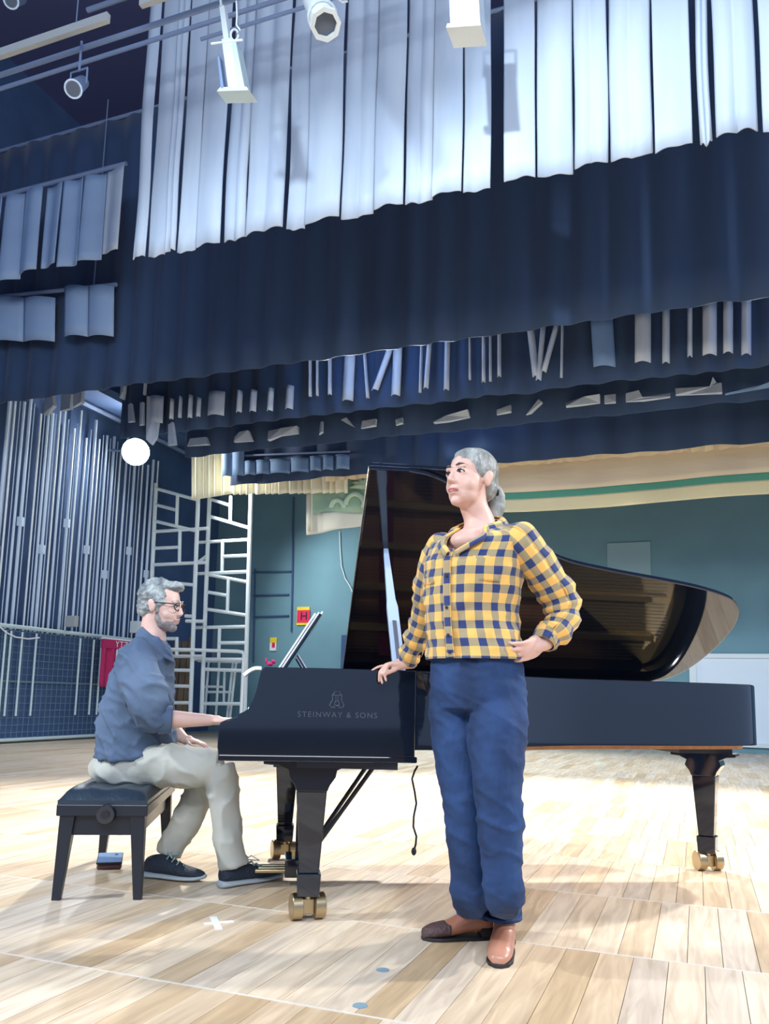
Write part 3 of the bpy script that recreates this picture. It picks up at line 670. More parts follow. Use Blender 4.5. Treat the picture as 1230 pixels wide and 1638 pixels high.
obj('pipe_hook', MB().tube([q(354, 10), q(352, -4), q(356, -12), q(362, -6)], .012, 6), 'white_paint', t1)
# profile spot
t2 = thing('profile_spot', 'white round profile spotlight pointing down at the top centre', 'lamp', onU(521, 40, UL))
c0, c1 = onU(521, 40, UL-.45), onU(490, -40, UL-.1); dx = (c1-c0).normalized()
obj('barrel', MB().cyl(c0+dx*.04, c1, .098, .115, 24), 'white_paint', t2, smooth=True, sharp=40)
ring = MB(); qq = dx.to_track_quat('Z', 'Y').to_matrix()
for k in range(8):
    a = qq @ V((math.cos(k*math.pi/4+.3)*.122, math.sin(k*math.pi/4+.3)*.122, 0)); b = qq @ V((math.cos((k+1)*math.pi/4+.3)*.122, math.sin((k+1)*math.pi/4+.3)*.122, 0))
    ai, bi = a*.72, b*.72
    ring.hexa([c0+ai, c0+a, c0+b, c0+bi, c0+ai+dx*.05, c0+a+dx*.05, c0+b+dx*.05, c0+bi+dx*.05])
obj('gel_frame', ring, 'white_paint', t2)
obj('lens', MB().cyl(c0+dx*.03, c0+dx*.045, .09, n=24), 'lens_dark', t2)
obj('focus_rib', MB().tube([c0+dx*.16+qq @ V((math.cos(k*.4)*.11, math.sin(k*.4)*.11, 0)) for k in range(16)], .012, 6, closed=True), 'white_paint', t2)
yk = c0.lerp(c1, .6)
obj('yoke', MB().tube([yk+AA*.12, yk+AA*.13+V((0, 0, .18)), V((yk.x, yk.y, yk.z+.24)), yk-AA*.13+V((0, 0, .18)), yk-AA*.12], .012, 6), 'truss', t2)
obj('gate_lever', MB().tube([q(536, -4), q(548, 4), q(556, 2)], .008, 6), 'white_paint', t2)
# bright flood at the top
t3 = thing('flood_lamp', 'brightly lit white box lamp cut by the top edge', 'lamp', onU(742, 40, UL))
slab('housing', [(716, -60), (762, -60), (768, 36), (720, 42)], .2, 'white_paint', t3)
slab('lit_face', [(720, -40), (758, -40), (762, 32), (722, 37)], -.012, 'glow_soft', t3)
slab('bottom_flange', [(713, 44), (769, 40), (768, 34), (715, 37)], .22, 'white_paint', t3)
obj('yoke', MB().tube([q(714, -40, .1), q(714, -80, .1), q(764, -80, .1), q(764, -40, .1)], .012, 6), 'truss', t3)
# dim spots at left
def dimspot(x, y, lab, sc=1.):
    t = thing('stage_spot', lab, 'lamp', onU(x, y, UL)); c0, c1 = q(x+6, y+22*sc, -.1), q(x-14, y-24*sc, .2); d = (c1-c0).normalized()
    obj('barrel', MB().cyl(c0, c1, .075*sc, .06*sc, 20), 'truss', t, smooth=True, sharp=40)
    obj('lens', MB().cyl(c0-d*.008, c0+d*.003, .06*sc, n=20), 'lens_dark', t)
    obj('lens_rim', MB().tube([c0+d.to_track_quat('Z', 'Y').to_matrix() @ V((math.cos(k*.4)*.076*sc, math.sin(k*.4)*.076*sc, 0)) for k in range(16)], .009, 6, closed=True), 'pipe_blue', t)
    m_ = c0.lerp(c1, .5)
    obj('yoke', MB().tube([m_+AA*.1, m_+AA*.1+V((0, 0, .16)), m_-AA*.1+V((0, 0, .16)), m_-AA*.1], .010, 6), 'truss', t)
    obj('hook', MB().cyl(m_+V((0, 0, .15)), V((m_.x, m_.y, max(zB, m_.z+.2))), .012, n=8), 'truss', t)
dimspot(123, 132, 'unlit dark blue stage spot hanging at the upper left')
dimspot(24, -6, 'unlit round stage spot at the top left corner', .9)
# flood light on the left wall
fp = onA(217, 723, WL+.7)
t4 = thing('work_light', 'glaring round work light high on the dark left wall', 'lamp', fp)
d = (EYE+V((0, 0, -1))-fp).normalized(); qm = d.to_track_quat('Z', 'Y').to_matrix()
obj('reflector', MB().cyl(fp-d*.22, fp-d*.01, .14, .27, 28), 'white_paint', t4, smooth=True, sharp=40)
obj('glowing_face', MB().cyl(fp-d*.008, fp+d*.012, .25, n=28), 'lamp_glow', t4)
obj('bracket', MB().tube([fp-d*.15, S(WL+.02, su(fp)[1], fp.z+.1)], .03, 8), 'truss', t4)
tag(obj('fluorescent_tube', MB().cyl(onA(218, 685, WL+.75), onA(240, 686, WL+.75), .07, n=10), 'white_paint'), 'short white tube fitting just above the glaring work light', 'lamp')

# ================================================================== PIANO
PSI = R(7)
PX, PY = V((math.cos(PSI), math.sin(PSI), 0)), V((-math.sin(PSI), math.cos(PSI), 0)); ZZ = V((0, 0, 1))
leg1 = atZ(491, 1470)
L1 = (.46, .16)
PO = leg1 - PX*L1[0] - PY*L1[1]; PO.z = 0
def pp(x, y, z): return PO+PX*x+PY*y+ZZ*z
FX = [PO]
# length of the case from the pixel of keyslip and tail
def plocal(p): dlt = p-PO; return dlt.dot(PX), dlt.dot(PY), p.z
def pray(x, y, ly):  # pixel -> point on the vertical plane local y = ly
    d = ray(x, y); t = (ly-(EYE-PO).dot(PY))/d.dot(PY); return EYE+d*t
X0 = plocal(pray(348, 1190, 0))[0]; XT = plocal(pray(1203, 1130, .95))[0]
ZTOP = (pray(430, 1067, 0).z+pray(620, 1071, 0).z)/2; ZBED = (pray(350, 1216, 0).z+pray(600, 1221, 0).z)/2
print('PIANO', 'x0', round(X0, 3), 'tail', round(XT, 3), 'ztop', round(ZTOP, 3), 'zbed', round(ZBED, 3), 'PO', PO)
W = 1.56; ZRIM = .69
pn = thing('concert_grand_piano', 'black polished concert grand piano with its lid propped open', 'piano', pp(1.2, .8, 0))
XC = plocal(pray(684, 1130, 0))[0]
LEN = XT-X0
def crv(ctrl, n=8):
    out = []; c = [V((*p, 0)) for p in ctrl]
    for i in range(len(c)-1):
        a, b, d_, e = c[max(i-1, 0)], c[i], c[i+1], c[min(i+2, len(c)-1)]
        for k in range(n):
            t = k/n; p = .5*((2*b)+(d_-a)*t+(2*a-5*b+4*d_-e)*t*t+(3*b-a-3*d_+e)*t**3); out.append((p.x, p.y))
    out.append(ctrl[-1]); return out
TW = 1.02   # near corner of the tail
bent = crv([(XC-.05, .0), (XC+.08, .03), (XC+.25, .13), (XC+.45, .29), (XC+.65, .43), (XC+.86, .535), (XC+1.14, .60), (XC+1.42, .65), (XC+1.66, .70), (XT-.14, .765), (XT-.05, .84), (XT-.01, .93), (XT, 1.05), (XT-.03, 1.22), (XT-.10, 1.40), (XT-.19, 1.51), (XT-.3, W)], 6)
outer = [(X0+.3, 0)] + bent + [(X0+.3, W)]
def offset(poly, dist):
    out = []
    for i, p in enumerate(poly):
        a, b = poly[max(i-1, 0)], poly[min(i+1, len(poly)-1)]
        t = V((b[0]-a[0], b[1]-a[1], 0)).normalized(); n = V((-t.y, t.x, 0)); out.append((p[0]+n.x*dist, p[1]+n.y*dist))
    return out
inner = offset(outer, .07)
inner[0] = (outer[0][0], .07); inner[-1] = (outer[-1][0], W-.07)
mb = MB(); n = len(outer)
vs = []
for z in (ZRIM, ZTOP-.012, ZTOP-.004, ZTOP):
    k = 0 if z < ZTOP-.013 else (.0 if z < ZTOP-.01 else (.003 if z < ZTOP-.001 else .012))
    vs += [pp(x, y, z) for x, y in offset(outer, k)]
no = 4*n
vs += [pp(x, y, ZTOP) for x, y in inner] + [pp(x, y, ZRIM) for x, y in inner]
fs = []
for L_ in range(5):
    for i in range(n-1): fs.append((L_*n+i, L_*n+i+1, (L_+1)*n+i+1, (L_+1)*n+i))
for i in range(n-1): fs.append((5*n+i, 5*n+i+1, i+1, i))
mb.add(vs, fs); obj('rim', mb, 'black', pn, smooth=True, sharp=35)
inn_poly = inner
obj('lower_moulding', MB().prism(offset(outer, .005), PX, PY, ZZ, PO, ZRIM-.02, ZRIM), 'black', pn) if False else None
# soundboard, plate, bottom timber
obj('soundboard', MB().prism(offset(outer, .05), PX, PY, ZZ, PO, ZRIM+.05, ZRIM+.07), 'spruce', pn)
def xin(y, mg=.06):
    for i_ in range(1, len(inner)):
        if inner[i_][1] >= y: return inner[i_-1][0]-mg
    return XT-.3
pl = obj('iron_plate', MB().prism(offset(outer, .085)[1:-1], PX, PY, ZZ, PO, ZTOP-.13, ZTOP-.11), 'gold', pn)
for k in range(5):
    y = .28+.25*k; xe = min(xin(y-.04, .1), XT-.2-max(0, y-1.2)*.8)
    obj('plate_bar', MB().prism([(X0+.62, y-.02), (xe, y+.0), (xe, y+.035), (X0+.62, y+.02)], PX, PY, ZZ, PO, ZTOP-.11, ZTOP-.07), 'gold', pl)
smb = MB()
for k in range(60):
    y = .16+1.28*k/59; xe = min(xin(y-.02), XT-.2 - max(0, y-1.25)*1.0)
    smb.box(pp((X0+.62+xe)/2, y, ZTOP-.095), (max(.1, xe-X0-.62), .003, .003), M.Rotation(PSI, 3, 'Z'))
obj('strings', smb, 'steel', pl, kind='stuff')
obj('felt_strip', MB().prism([(X0+.75, .1), (X0+.83, .1), (X0+.9, W-.1), (X0+.82, W-.1)], PX, PY, ZZ, PO, ZTOP-.1, ZTOP-.085), 'felt', pl)
for k, (x, a, b) in enumerate(((XC+.35, .35, 1.5), (XC+.85, .65, 1.5), (XC+1.3, .75, 1.5))):
    obj('brace', MB().prism([(x, a), (x+.09, a), (x+.09, b), (x, b)], PX, PY, ZZ, PO, ZRIM-.01, ZRIM+.05), 'spruce', pn)
sp = offset(outer, .07)[20:-2]
obj('inner_rim_timber', MB().prism(sp, PX, PY, ZZ, PO, ZRIM-.022, ZRIM+.02), 'spruce', pn)
# arms (cheeks)
xa = X0
zk = pray(355, 1151, 0).z
prof = [(xa+.004, ZRIM-.03), (xa, ZRIM), (xa, zk-.03), (xa+.008, zk-.01), (xa+.03, zk), (xa+.075, zk+.012)] 
pc = [plocal(pray(x, y, 0)) for x, y in ((385, 1142), (395, 1135), (404, 1122), (410, 1106), (414, 1088), (418, 1072), (424, 1067))]
prof += [(p[0], p[2]) for p in pc] + [(xa+.36, ZTOP), (XC-.05, ZTOP), (XC-.05, ZRIM-.03)]
for y0, y1 in ((-.004, .085), (W-.085, W+.004)):
    obj('arm', MB().prism(prof, PX, ZZ, PY, PO, y0, y1), 'black', pn, smooth=True, sharp=30, bevel=.004)
obj('key_bed', MB().prism([(X0+.005, -.003), (XC-.04, -.003), (XC-.04, W), (X0+.005, W)], PX, PY, ZZ, PO, ZBED, ZRIM-.028), 'black', pn, bevel=.004)
obj('key_slip', MB().prism([(X0+.01, .085), (X0+.035, .085), (X0+.035, W-.085), (X0+.01, W-.085)], PX, PY, ZZ, PO, ZRIM-.03, zk-.03), 'black', pn)
kb = obj('keyboard', MB().prism([(X0+.04, .16), (X0+.19, .16), (X0+.19, W-.16), (X0+.04, W-.16)], PX, PY, ZZ, PO, ZRIM-.02, zk-.035), 'black_satin', pn)
kw = (W-.34)/52; wm, bmk = None, None
for k in range(52):
    y = .17+k*kw
    obj('white_key', MB().prism([(X0+.04, y), (X0+.19, y), (X0+.19, y+kw-.001), (X0+.04, y+kw-.001)], PX, PY, ZZ, PO, zk-.035, zk-.018), 'ivory', kb)
    if k % 7 not in (1, 4) and k < 51: obj('black_key', MB().prism([(X0+.09, y+kw*.7), (X0+.19, y+kw*.7), (X0+.19, y+kw*1.25), (X0+.09, y+kw*1.25)], PX, PY, ZZ, PO, zk-.018, zk-.006), 'black', kb)
for y0, y1 in ((.085, .165), (W-.165, W-.085)):
    obj('key_block', MB().prism([(X0+.03, ZRIM-.02), (X0+.03, zk-.005), (X0+.2, zk+.005), (X0+.2, ZRIM-.02)], PX, ZZ, PY, PO, y0, y1), 'black', pn, bevel=.004)
fbp = [(X0+.19, zk-.02), (X0+.20, zk+.03), (X0+.225, zk+.09), (X0+.235, zk+.16), (X0+.228, ZTOP-.05), (X0+.235, ZTOP-.03), (X0+.26, ZTOP-.03), (X0+.262, zk+.1), (X0+.24, zk-.02)]
obj('fallboard', MB().prism(fbp, PX, ZZ, PY, PO, .086, W-.086), 'black', pn, smooth=True, sharp=40)
obj('pin_block_cover', MB().prism([(X0+.262, .086), (X0+.62, .086), (X0+.62, W-.086), (X0+.262, W-.086)], PX, PY, ZZ, PO, ZTOP-.10, ZTOP-.06), 'black_satin', pn)
# lettering and lyre on the cheek
rtx = M((PX, ZZ, -PY)).transposed()
cpt = pray(540, 1144, -.006); text('lettering', 'STEINWAY & SONS', .031, cpt, rtx, 'letter', pn, .0015)
em = MB(); ec = pray(539, 1121, -.008)
def e2(x, z): return ec+PX*x+ZZ*z
for s in (-1, 1):
    em.tube([e2(s*x, z) for x, z in ((.010, .032), (.020, .020), (.017, .005), (.024, -.008), (.029, -.018), (.022, -.027), (.008, -.027), (.012, -.018))], .0022, 6)
em.tube([e2(-.018, .022), e2(.018, .022)], .002, 6)
for k in (-1, 0, 1): em.tube([e2(k*.006, .020), e2(k*.006, -.008)], .0013, 5)
em.tube([e2(.010*math.cos(k*.6), -.010+.010*math.sin(k*.6)) for k in range(10)], .002, 5, closed=True)
for k in (-1, 0, 1): em.ell(e2(k*.01, .036), .0028, None, 8, 6)
obj('lyre_emblem', em, 'letter', pn)
# legs
def leg(x, y, rotz, zt, w0=.062, flare=.17):
    o_ = pp(x, y, 0); rm = M.Rotation(PSI+rotz, 3, 'Z'); ax, ay = rm @ V((1, 0, 0)), rm @ V((0, 1, 0))
    mbl = MB()
    prof_ = [(.0, 0), (.012, -.0)]
    # flared corbel: outline in local x, extruded in y
    zc = zt-.12; f = flare
    oc = [(-f, zt), (-f, zt-.018), (-f*.72, zt-.022), (-f*.5, zt-.04), (-.095, zt-.068), (-.072, zt-.1), (-w0, zt-.125), (w0, zt-.125), (.072, zt-.1), (.095, zt-.068), (f*.5, zt-.04), (f*.72, zt-.022), (f, zt-.018), (f, zt)]
    cb = obj('leg', MB().prism(oc, ax, ZZ, ay, o_, -.075, .075), 'black', pn, smooth=True, sharp=25, bevel=.003)
    def fr_(wt, wb, z1, z0): return [o_+ax*(sx*wb)+ay*(sy*wb)+ZZ*z0 for sx, sy in ((-1, -1), (1, -1), (1, 1), (-1, 1))]+[o_+ax*(sx*wt)+ay*(sy*wt)+ZZ*z1 for sx, sy in ((-1, -1), (1, -1), (1, 1), (-1, 1))]
    obj('leg_shaft', MB().hexa(fr_(w0, .040, zt-.125, .185)), 'black', cb, bevel=.004)
    obj('leg_collar', MB().hexa(fr_(.049, .045, .185, .095)), 'black', cb, bevel=.004)
    ang = M.Rotation(R(18)+rotz*.3, 3, 'Z'); wx = ang @ V((1, 0, 0)); wy = ang @ V((0, 1, 0))
    cs_ = obj('caster_fork', MB().cyl(o_+ZZ*.05, o_+ZZ*.1, .02, n=12).box(o_+ZZ*.052, (.05, .04, .06), ang), 'brass', cb, bevel=.004)
    for s in (-1, 1):
        wc = o_+wx*.047*s+ZZ*.052
        obj('caster_wheel', MB().cyl(wc-wx*.022, wc+wx*.022, .052, n=24), 'brass', cb, smooth=True, sharp=40, bevel=.004)
    return cb
leg(L1[0], L1[1], 0, ZBED, .062, .2)
leg(L1[0]-.09, W-.16, 0, ZBED, .062, .2)
tl = plocal(atZ(1133, 1392)); print('tail leg local', tl)
leg(min(tl[0], XT-.2), max(tl[1], 1.0), R(-38), ZRIM-.055, .062, .17)
obj('tail_leg_plate', MB().prism([(min(tl[0], XT-.2)-.2, max(tl[1], 1.0)-.1), (XT-.12, max(tl[1], 1.0)-.1), (XT-.12, 1.35), (min(tl[0], XT-.2)-.2, 1.35)], PX, PY, ZZ, PO, ZRIM-.056, ZRIM), 'black_satin', pn)
obj('bed_step', MB().prism([(L1[0]-.16, .1), (L1[0]+.34, .02), (L1[0]+.34, W-.1), (L1[0]-.16, W-.1)], PX, PY, ZZ, PO, ZBED-.03, ZBED), 'black_satin', pn)
# lyre with pedals
XL = X0+.09
ly = obj('pedal_lyre', MB().prism([(XL+.20, .70), (XL+.34, .70), (XL+.34, .90), (XL+.20, .90)], PX, PY, ZZ, PO, .045, .13), 'black', pn, bevel=.005)
for y in (.735, .865): obj('lyre_post', MB().prism([(XL+.25, y-.015), (XL+.30, y-.015), (XL+.30, y+.015), (XL+.25, y+.015)], PX, PY, ZZ, PO, .13, ZBED), 'black', ly)
obj('lyre_rod', MB().cyl(pp(XL+.275, .80, .13), pp(XL+.275, .80, ZBED), .007, n=8), 'brass', ly)
for s in (-.06, .06): obj('lyre_brace', MB().cyl(pp(XL+.33, .80+s, .16), pp(XL+.66, .80+s*2, ZBED), .011, n=8), 'black_satin', ly)
for k in range(3): obj('pedal', MB().prism([(XL+.06, .735+k*.055), (XL+.24, .74+k*.055), (XL+.24, .765+k*.055), (XL+.06, .77+k*.055)], PX, PY, ZZ, PO, .06, .075), 'brass', ly, bevel=.003)
# lid
hinge = lambda x: pp(x, W-.01, ZTOP+.006)
LA = None
pcorner = (606, 760); xl0 = plocal(pray(549, 1066, W-.01))[0]
best = None
for k in range(200, 600):
    al_ = R(k/10); p = hinge(xl0)-PY*(W-.02)*math.cos(al_)+ZZ*(W-.02)*math.sin(al_)
    qv = p-EYE; y_ = CY-F*qv.dot(_up)/qv.dot(_fw); x_ = CX+F*qv.dot(_rt)/qv.dot(_fw)
    if best is None or abs(y_-760) < best[0]: best = (abs(y_-760), al_, x_)
LA = best[1]; print('LID angle', math.degrees(LA), 'corner x', best[2], 'xl0', xl0)
LD = -PY*math.cos(LA)+ZZ*math.sin(LA); LN = PX.cross(LD)*-1
LN = (PY*math.sin(LA)+ZZ*math.cos(LA))     # upper face normal
lid_out = [(xl0, W+.012), (xl0, -.012)] + [(x, y-.012) for x, y in bent if x > xl0] + [(XT-.3, W+.012)] 
# rounded lid tail a bit outside the rim
lid_poly = [(x, (W+.012)-y) for x, y in lid_out]
ld_ = obj('lid', MB().prism(lid_poly, PX, LD, LN, PO+PY*(W+.012)+ZZ*(ZTOP+.006), 0, .028), 'black', pn, bevel=.005)
obj('lid_edge_highlight', MB().prism([(xl0-.004, 0), (xl0, 0), (xl0, W+.02), (xl0-.004, W+.02)], PX, LD, LN, PO+PY*(W+.012)+ZZ*(ZTOP+.006), .002, .026), 'brass', ld_)  # brass strip painting the bright reflection along the lid edge
# folded front flap lying on the outside of the lid
obj('front_flap', MB().prism([(xl0+.01, 0), (xl0+.43, 0), (xl0+.43, W+.02), (xl0+.01, W+.02)], PX, LD, LN, PO+PY*(W+.012)+ZZ*(ZTOP+.006), .030, .056), 'black', ld_, bevel=.005)
for x in (xl0+.3, XC+.4, XT-.6): obj('hinge', MB().cyl(pp(x-.06, W+.008, ZTOP+.004), pp(x+.06, W+.008, ZTOP+.004), .009, n=10), 'brass', ld_)
def onlid(x, y):
    d = ray(x, y); o_ = PO+PY*(W+.012)+ZZ*(ZTOP+.006); return EYE+d*((o_-EYE).dot(LN)/d.dot(LN))
# prop
s0 = pray(640, 1068, .06); s0.z = ZTOP-.03; s1 = onlid(617, 880)
print('prop', s0, s1, plocal(s0), plocal(s1))
sdir = (s1-s0); sl = sdir.length; sd = sdir/sl; sx = (PX-sd*PX.dot(sd)).normalized(); sy = sd.cross(sx)
st = obj('lid_prop', MB().prism([(-.026, 0), (.026, 0), (.026, sl*.5), (.019, sl*.56), (.012, sl), (-.012, sl), (-.022, sl*.56), (-.026, sl*.5)], sx, sd, sy, s0, -.012, .012), 'stick', pn, bevel=.003)
obj('short_prop', MB().prism([(-.010, .02), (.010, .02), (.010, sl*.38), (-.010, sl*.38)], sx, sd, sy, s0, .012, .02) if sy.y < 0 else MB().prism([(-.010, .02), (.010, .02), (.010, sl*.38), (-.010, sl*.38)], sx, sd, sy, s0, -.02, -.012), 'steel', st, bevel=.002)
# music desk
m0 = plocal(pray(452, 1066, .78)); m1 = plocal(pray(500, 994, .78))
dm = V((m1[0]-m0[0], 0, m1[2]-m0[2])); ml = math.hypot(m1[0]-m0[0], m1[2]-m0[2]); tdv = (PX*(m1[0]-m0[0])+ZZ*(m1[2]-m0[2])).normalized(); nrm = tdv.cross(PY)
desk = obj('music_desk', MB().prism([(.42, -.07), (1.14, -.07), (1.14, ml), (.42, ml)], PY, tdv, nrm, pp(m0[0]+.03, 0, m0[2]), 0, .014), 'black', pn, bevel=.004)
obj('desk_ledge', MB().prism([(.42, 0), (1.14, 0), (1.14, .035), (.42, .035)], PY, nrm if nrm.x < 0 else -nrm, tdv, pp(m0[0]+.03, 0, m0[2]), -.07, -.055), 'black', desk)
for y in (.6, .96): obj('desk_strut', MB().cyl(pp(m0[0]+.07, y, m0[2]+.05), pp(m0[0]+.16, y, ZTOP-.06), .008, n=8), 'steel', desk)
obj('desk_slide', MB().prism([(m0[0]-.06, .42), (m0[0]+.22, .42), (m0[0]+.22, 1.14), (m0[0]-.06, 1.14)], PX, PY, ZZ, PO, ZTOP-.06, ZTOP-.045), 'black', desk)
fn_ = nrm if nrm.x < 0 else -nrm
sh = thing('music_book', 'white sheet music booklet resting on the piano music desk', 'book', pp(m0[0], .6, ZTOP-.04))
og = pp(m0[0]+.03, 0, m0[2])
for k in range(3):
    obj('page', MB().prism([(.52+.01*k, -.05), (.98-.01*k, -.05), (.98-.012*k, ml+.03-.012*k), (.52+.01*k, ml+.025-.012*k)], PY, tdv, fn_, og, .004+.012*k, .012+.012*k), 'paper', sh)
# small things at the key end
wc = pray(408, 1076, .12)
a_ = MB().sheet(lambda i, j: wc+PX*(-.045+.07*i)+PY*(-.03+.10*j)+ZZ*(.012*math.sin(i*3.1)+.03*i-.012), 8, 6)
tag(obj('folded_paper', a_, 'paper', solid=.014), 'white folded paper sticking out over the keyboard end', 'paper')
obj_p = pray(432, 1062, .2)
cr = MB().ell(obj_p+ZZ*.0, (.015, .02, .010), None, 10, 6).ell(obj_p+PX*.014+ZZ*.010, (.010, .015, .008), M.Rotation(.6, 3, 'Y'), 10, 6).cyl(obj_p+PX*-.016, obj_p+PX*-.018+ZZ*.024, .004, n=6)
tag(obj('candy_packet', cr, 'red_cloth', smooth=True), 'tiny crumpled red packet on top of the piano by the music desk', 'packet')
# hanging cord
cpts = [pray(x, y, .25) for x, y in ((668, 1225), (663, 1234), (659, 1246), (663, 1265), (666, 1285), (662, 1305), (661, 1322), (666, 1338), (665, 1350), (662, 1362))]
ct = thing('hanging_cord', 'thin dark cord dangling below the piano beside the singer', 'cord', V((cpts[-1].x, cpts[-1].y, cpts[-1].z)))
obj('cord', MB().tube(cpts, .0045, 6), 'ink', ct, smooth=True); obj('plug', MB().ell(cpts[-1], (.011, .011, .017), None, 12, 8), 'ink', ct, smooth=True)

# ================================================================== BENCH
bl = [atZ(110, 1440), atZ(237, 1439), atZ(255, 1368), atZ(143, 1377)]
bcx = (bl[0]+bl[1]+bl[2]+bl[3])/4
bxh = (bl[1]-bl[0]).length/2+.012; byh = ((bl[3]+bl[2])/2-(bl[0]+bl[1])/2).length/2
BX, BY = PX, PY
def bp(x, y, z): return V((bcx.x, bcx.y, 0))+BX*x+BY*y+ZZ*z
btop = atY(180, 1262, bl[0].y).z; print('bench top', btop, bxh, byh, bcx)
bn_ = thing('piano_bench', 'black adjustable piano bench with padded leather seat', 'bench', V((bcx.x, bcx.y, 0)))
BT = .47
def rbox(x0, x1, y0, y1, z0, z1): return MB().prism([(x0, y0), (x1, y0), (x1, y1), (x0, y1)], BX, BY, ZZ, V((bcx.x, bcx.y, 0)), z0, z1)
def cush(i, j):
    x, y = -1+2*i, -1+2*j; e = (1-abs(x)**4)*(1-abs(y)**6); dim = .012*(math.sin(i*9.4)**2)*e
    return bp(x*(bxh+.012), y*(byh+.012), BT-.05+.05*min(1, e*2.2)**.6-dim)
cu_ = obj('cushion', MB().sheet(cush, 24, 30).prism([(-bxh-.012, -byh-.012), (bxh+.012, -byh-.012), (bxh+.012, byh+.012), (-bxh-.012, byh+.012)], BX, BY, ZZ, V((bcx.x, bcx.y, 0)), BT-.07, BT-.048), 'leather', bn_, smooth=True, sharp=50)
obj('seat_frame', rbox(-bxh-.015, bxh+.015, -byh-.015, byh+.015, BT-.115, BT-.065), 'black_satin', bn_, bevel=.005)
obj('apron', rbox(-bxh+.02, bxh-.02, -byh+.02, byh-.02, BT-.2, BT-.11), 'black_satin', bn_)
for sx_ in (-1, 1):
    for sy_ in (-1, 1):
        o1 = bp(sx_*(bxh-.03), sy_*(byh-.03), 0); 
        def sq(c, h, z): return [V((c.x, c.y, 0))+BX*(a*h)+BY*(b*h)+ZZ*z for a, b in ((-1, -1), (1, -1), (1, 1), (-1, 1))]
        o0 = bp(sx_*(bxh-.008), sy_*(byh-.012), 0)
        obj('leg', MB().hexa(sq(o0, .018, 0)+sq(o1, .032, BT-.11)), 'black_satin', bn_, bevel=.003)
kp = bp(.02, -byh-.015, BT-.105)
kn = obj('adjusting_knob', MB().cyl(kp, kp-BY*.03, .042, .038, 24), 'black', bn_, smooth=True, sharp=40)
obj('knob_cap', MB().cyl(kp-BY*.03, kp-BY*.036, .018, n=16), 'black_satin', kn)

# phone on wallet under the bench
wp = atZ(175, 1388)
tag(obj('wallet', MB().box(wp+ZZ*.014, (.12, .10, .026), M.Rotation(R(15), 3, 'Z')), 'wallet', bevel=.008), 'brown leather wallet on the floor under the bench', 'wallet')
ph_ = thing('mobile_phone', 'blue reflecting mobile phone lying on the wallet', 'phone', wp+ZZ*.03)
rp_ = M.Rotation(R(15), 3, 'Z') @ M.Rotation(R(12), 3, 'X')
obj('body', MB().box(wp+ZZ*.046+V((0, .0, 0)), (.125, .13, .009), rp_), 'ink', ph_, bevel=.003); obj('screen', MB().box(wp+ZZ*.0513, (.117, .122, .001), rp_), 'phone', ph_)
obj('lens', MB().cyl(wp+ZZ*.052+rp_ @ V((.03, .035, 0)), wp+ZZ*.054+rp_ @ V((.03, .035, 0)), .008, n=12), 'ink', ph_)
# tape cross
tc_ = atZ(346, 1477)
tx = thing('tape_cross', 'white tape cross stuck on the floor before the bench', 'tape', tc_)
for zt2, a_, b_ in ((.0012, (326, 1478), (373, 1474)), (.0026, (341, 1467), (350, 1487))):
    p, q2 = atZ(*a_), atZ(*b_); d_ = (q2-p).normalized(); n_ = V((-d_.y, d_.x, 0))*.014
    obj('tape_strip', MB().hexa([p-n_, q2-n_, q2+n_, p+n_]+[v_+ZZ*zt2 for v_ in (p-n_, q2-n_, q2+n_, p+n_)]), 'tape', tx)
for x, y, lab in ((576, 1609, 'round blue grey floor disc at the bottom edge'), (612, 1552, 'round blue grey floor disc left of the singer boots')):
    p = atZ(x, y); tag(obj('floor_disc', MB().cyl(p, p+ZZ*.002, .022, n=20), 'socket'), lab, 'disc', 'floor discs')
p = atZ(958, 1221); tag(obj('floor_spot', MB().cyl(p, p+ZZ*.002, .06, n=16), 'teal_dot'), 'small teal tape dot far on the stage floor', 'tape')

# ================================================================== PEOPLE
def headframe(c, fwd, pitch=0., roll=0., sc=1.):
    f = V(fwd).normalized(); rgt = f.cross(ZZ).normalized(); 
    m3 = M((rgt, f, rgt.cross(f))).transposed() @ M.Rotation(pitch, 3, 'X') @ M.Rotation(roll, 3, 'Y')
    return (lambda x, y, z: V(c) + m3 @ (V((x, y, z))*sc)), m3, sc
def head_skin(mb, H, m3, sc, male=False):
    def E(c, r): mb.ell(H(*c), tuple(k*sc for k in r), m3, 24, 16)
    E((0, -.014, .034), (.075, .094, .081)); E((0, .024, -.018), (.066, .066, .086))
    E((0, .028, -.064), (.056 if not male else .056, .052, .046)); E((0, .062, -.096), (.021 if not male else .026, .022, .018))
    for s in (-1, 1):
        E((s*.034, .042, -.034), (.030, .033, .034)); E((s*.028, .074, .024), (.024, .014, .010))
        E((s*.075, -.012, -.006), (.010, .018, .030)); E((s*.080, -.020, .006), (.007, .016, .020))
        E((s*.011, .092, -.031), (.009, .010, .008)); E((s*.031, .071, .004), (.018, .014, .013))
    mb.cap(H(0, .084, .014), .0085*sc, H(0, .098, -.022), .0110*sc); E((0, .099, -.026), (.012, .012, .010))
    E((0, .083, -.055), (.019, .013, .010)); E((0, .081, -.070), (.018, .013, .009))
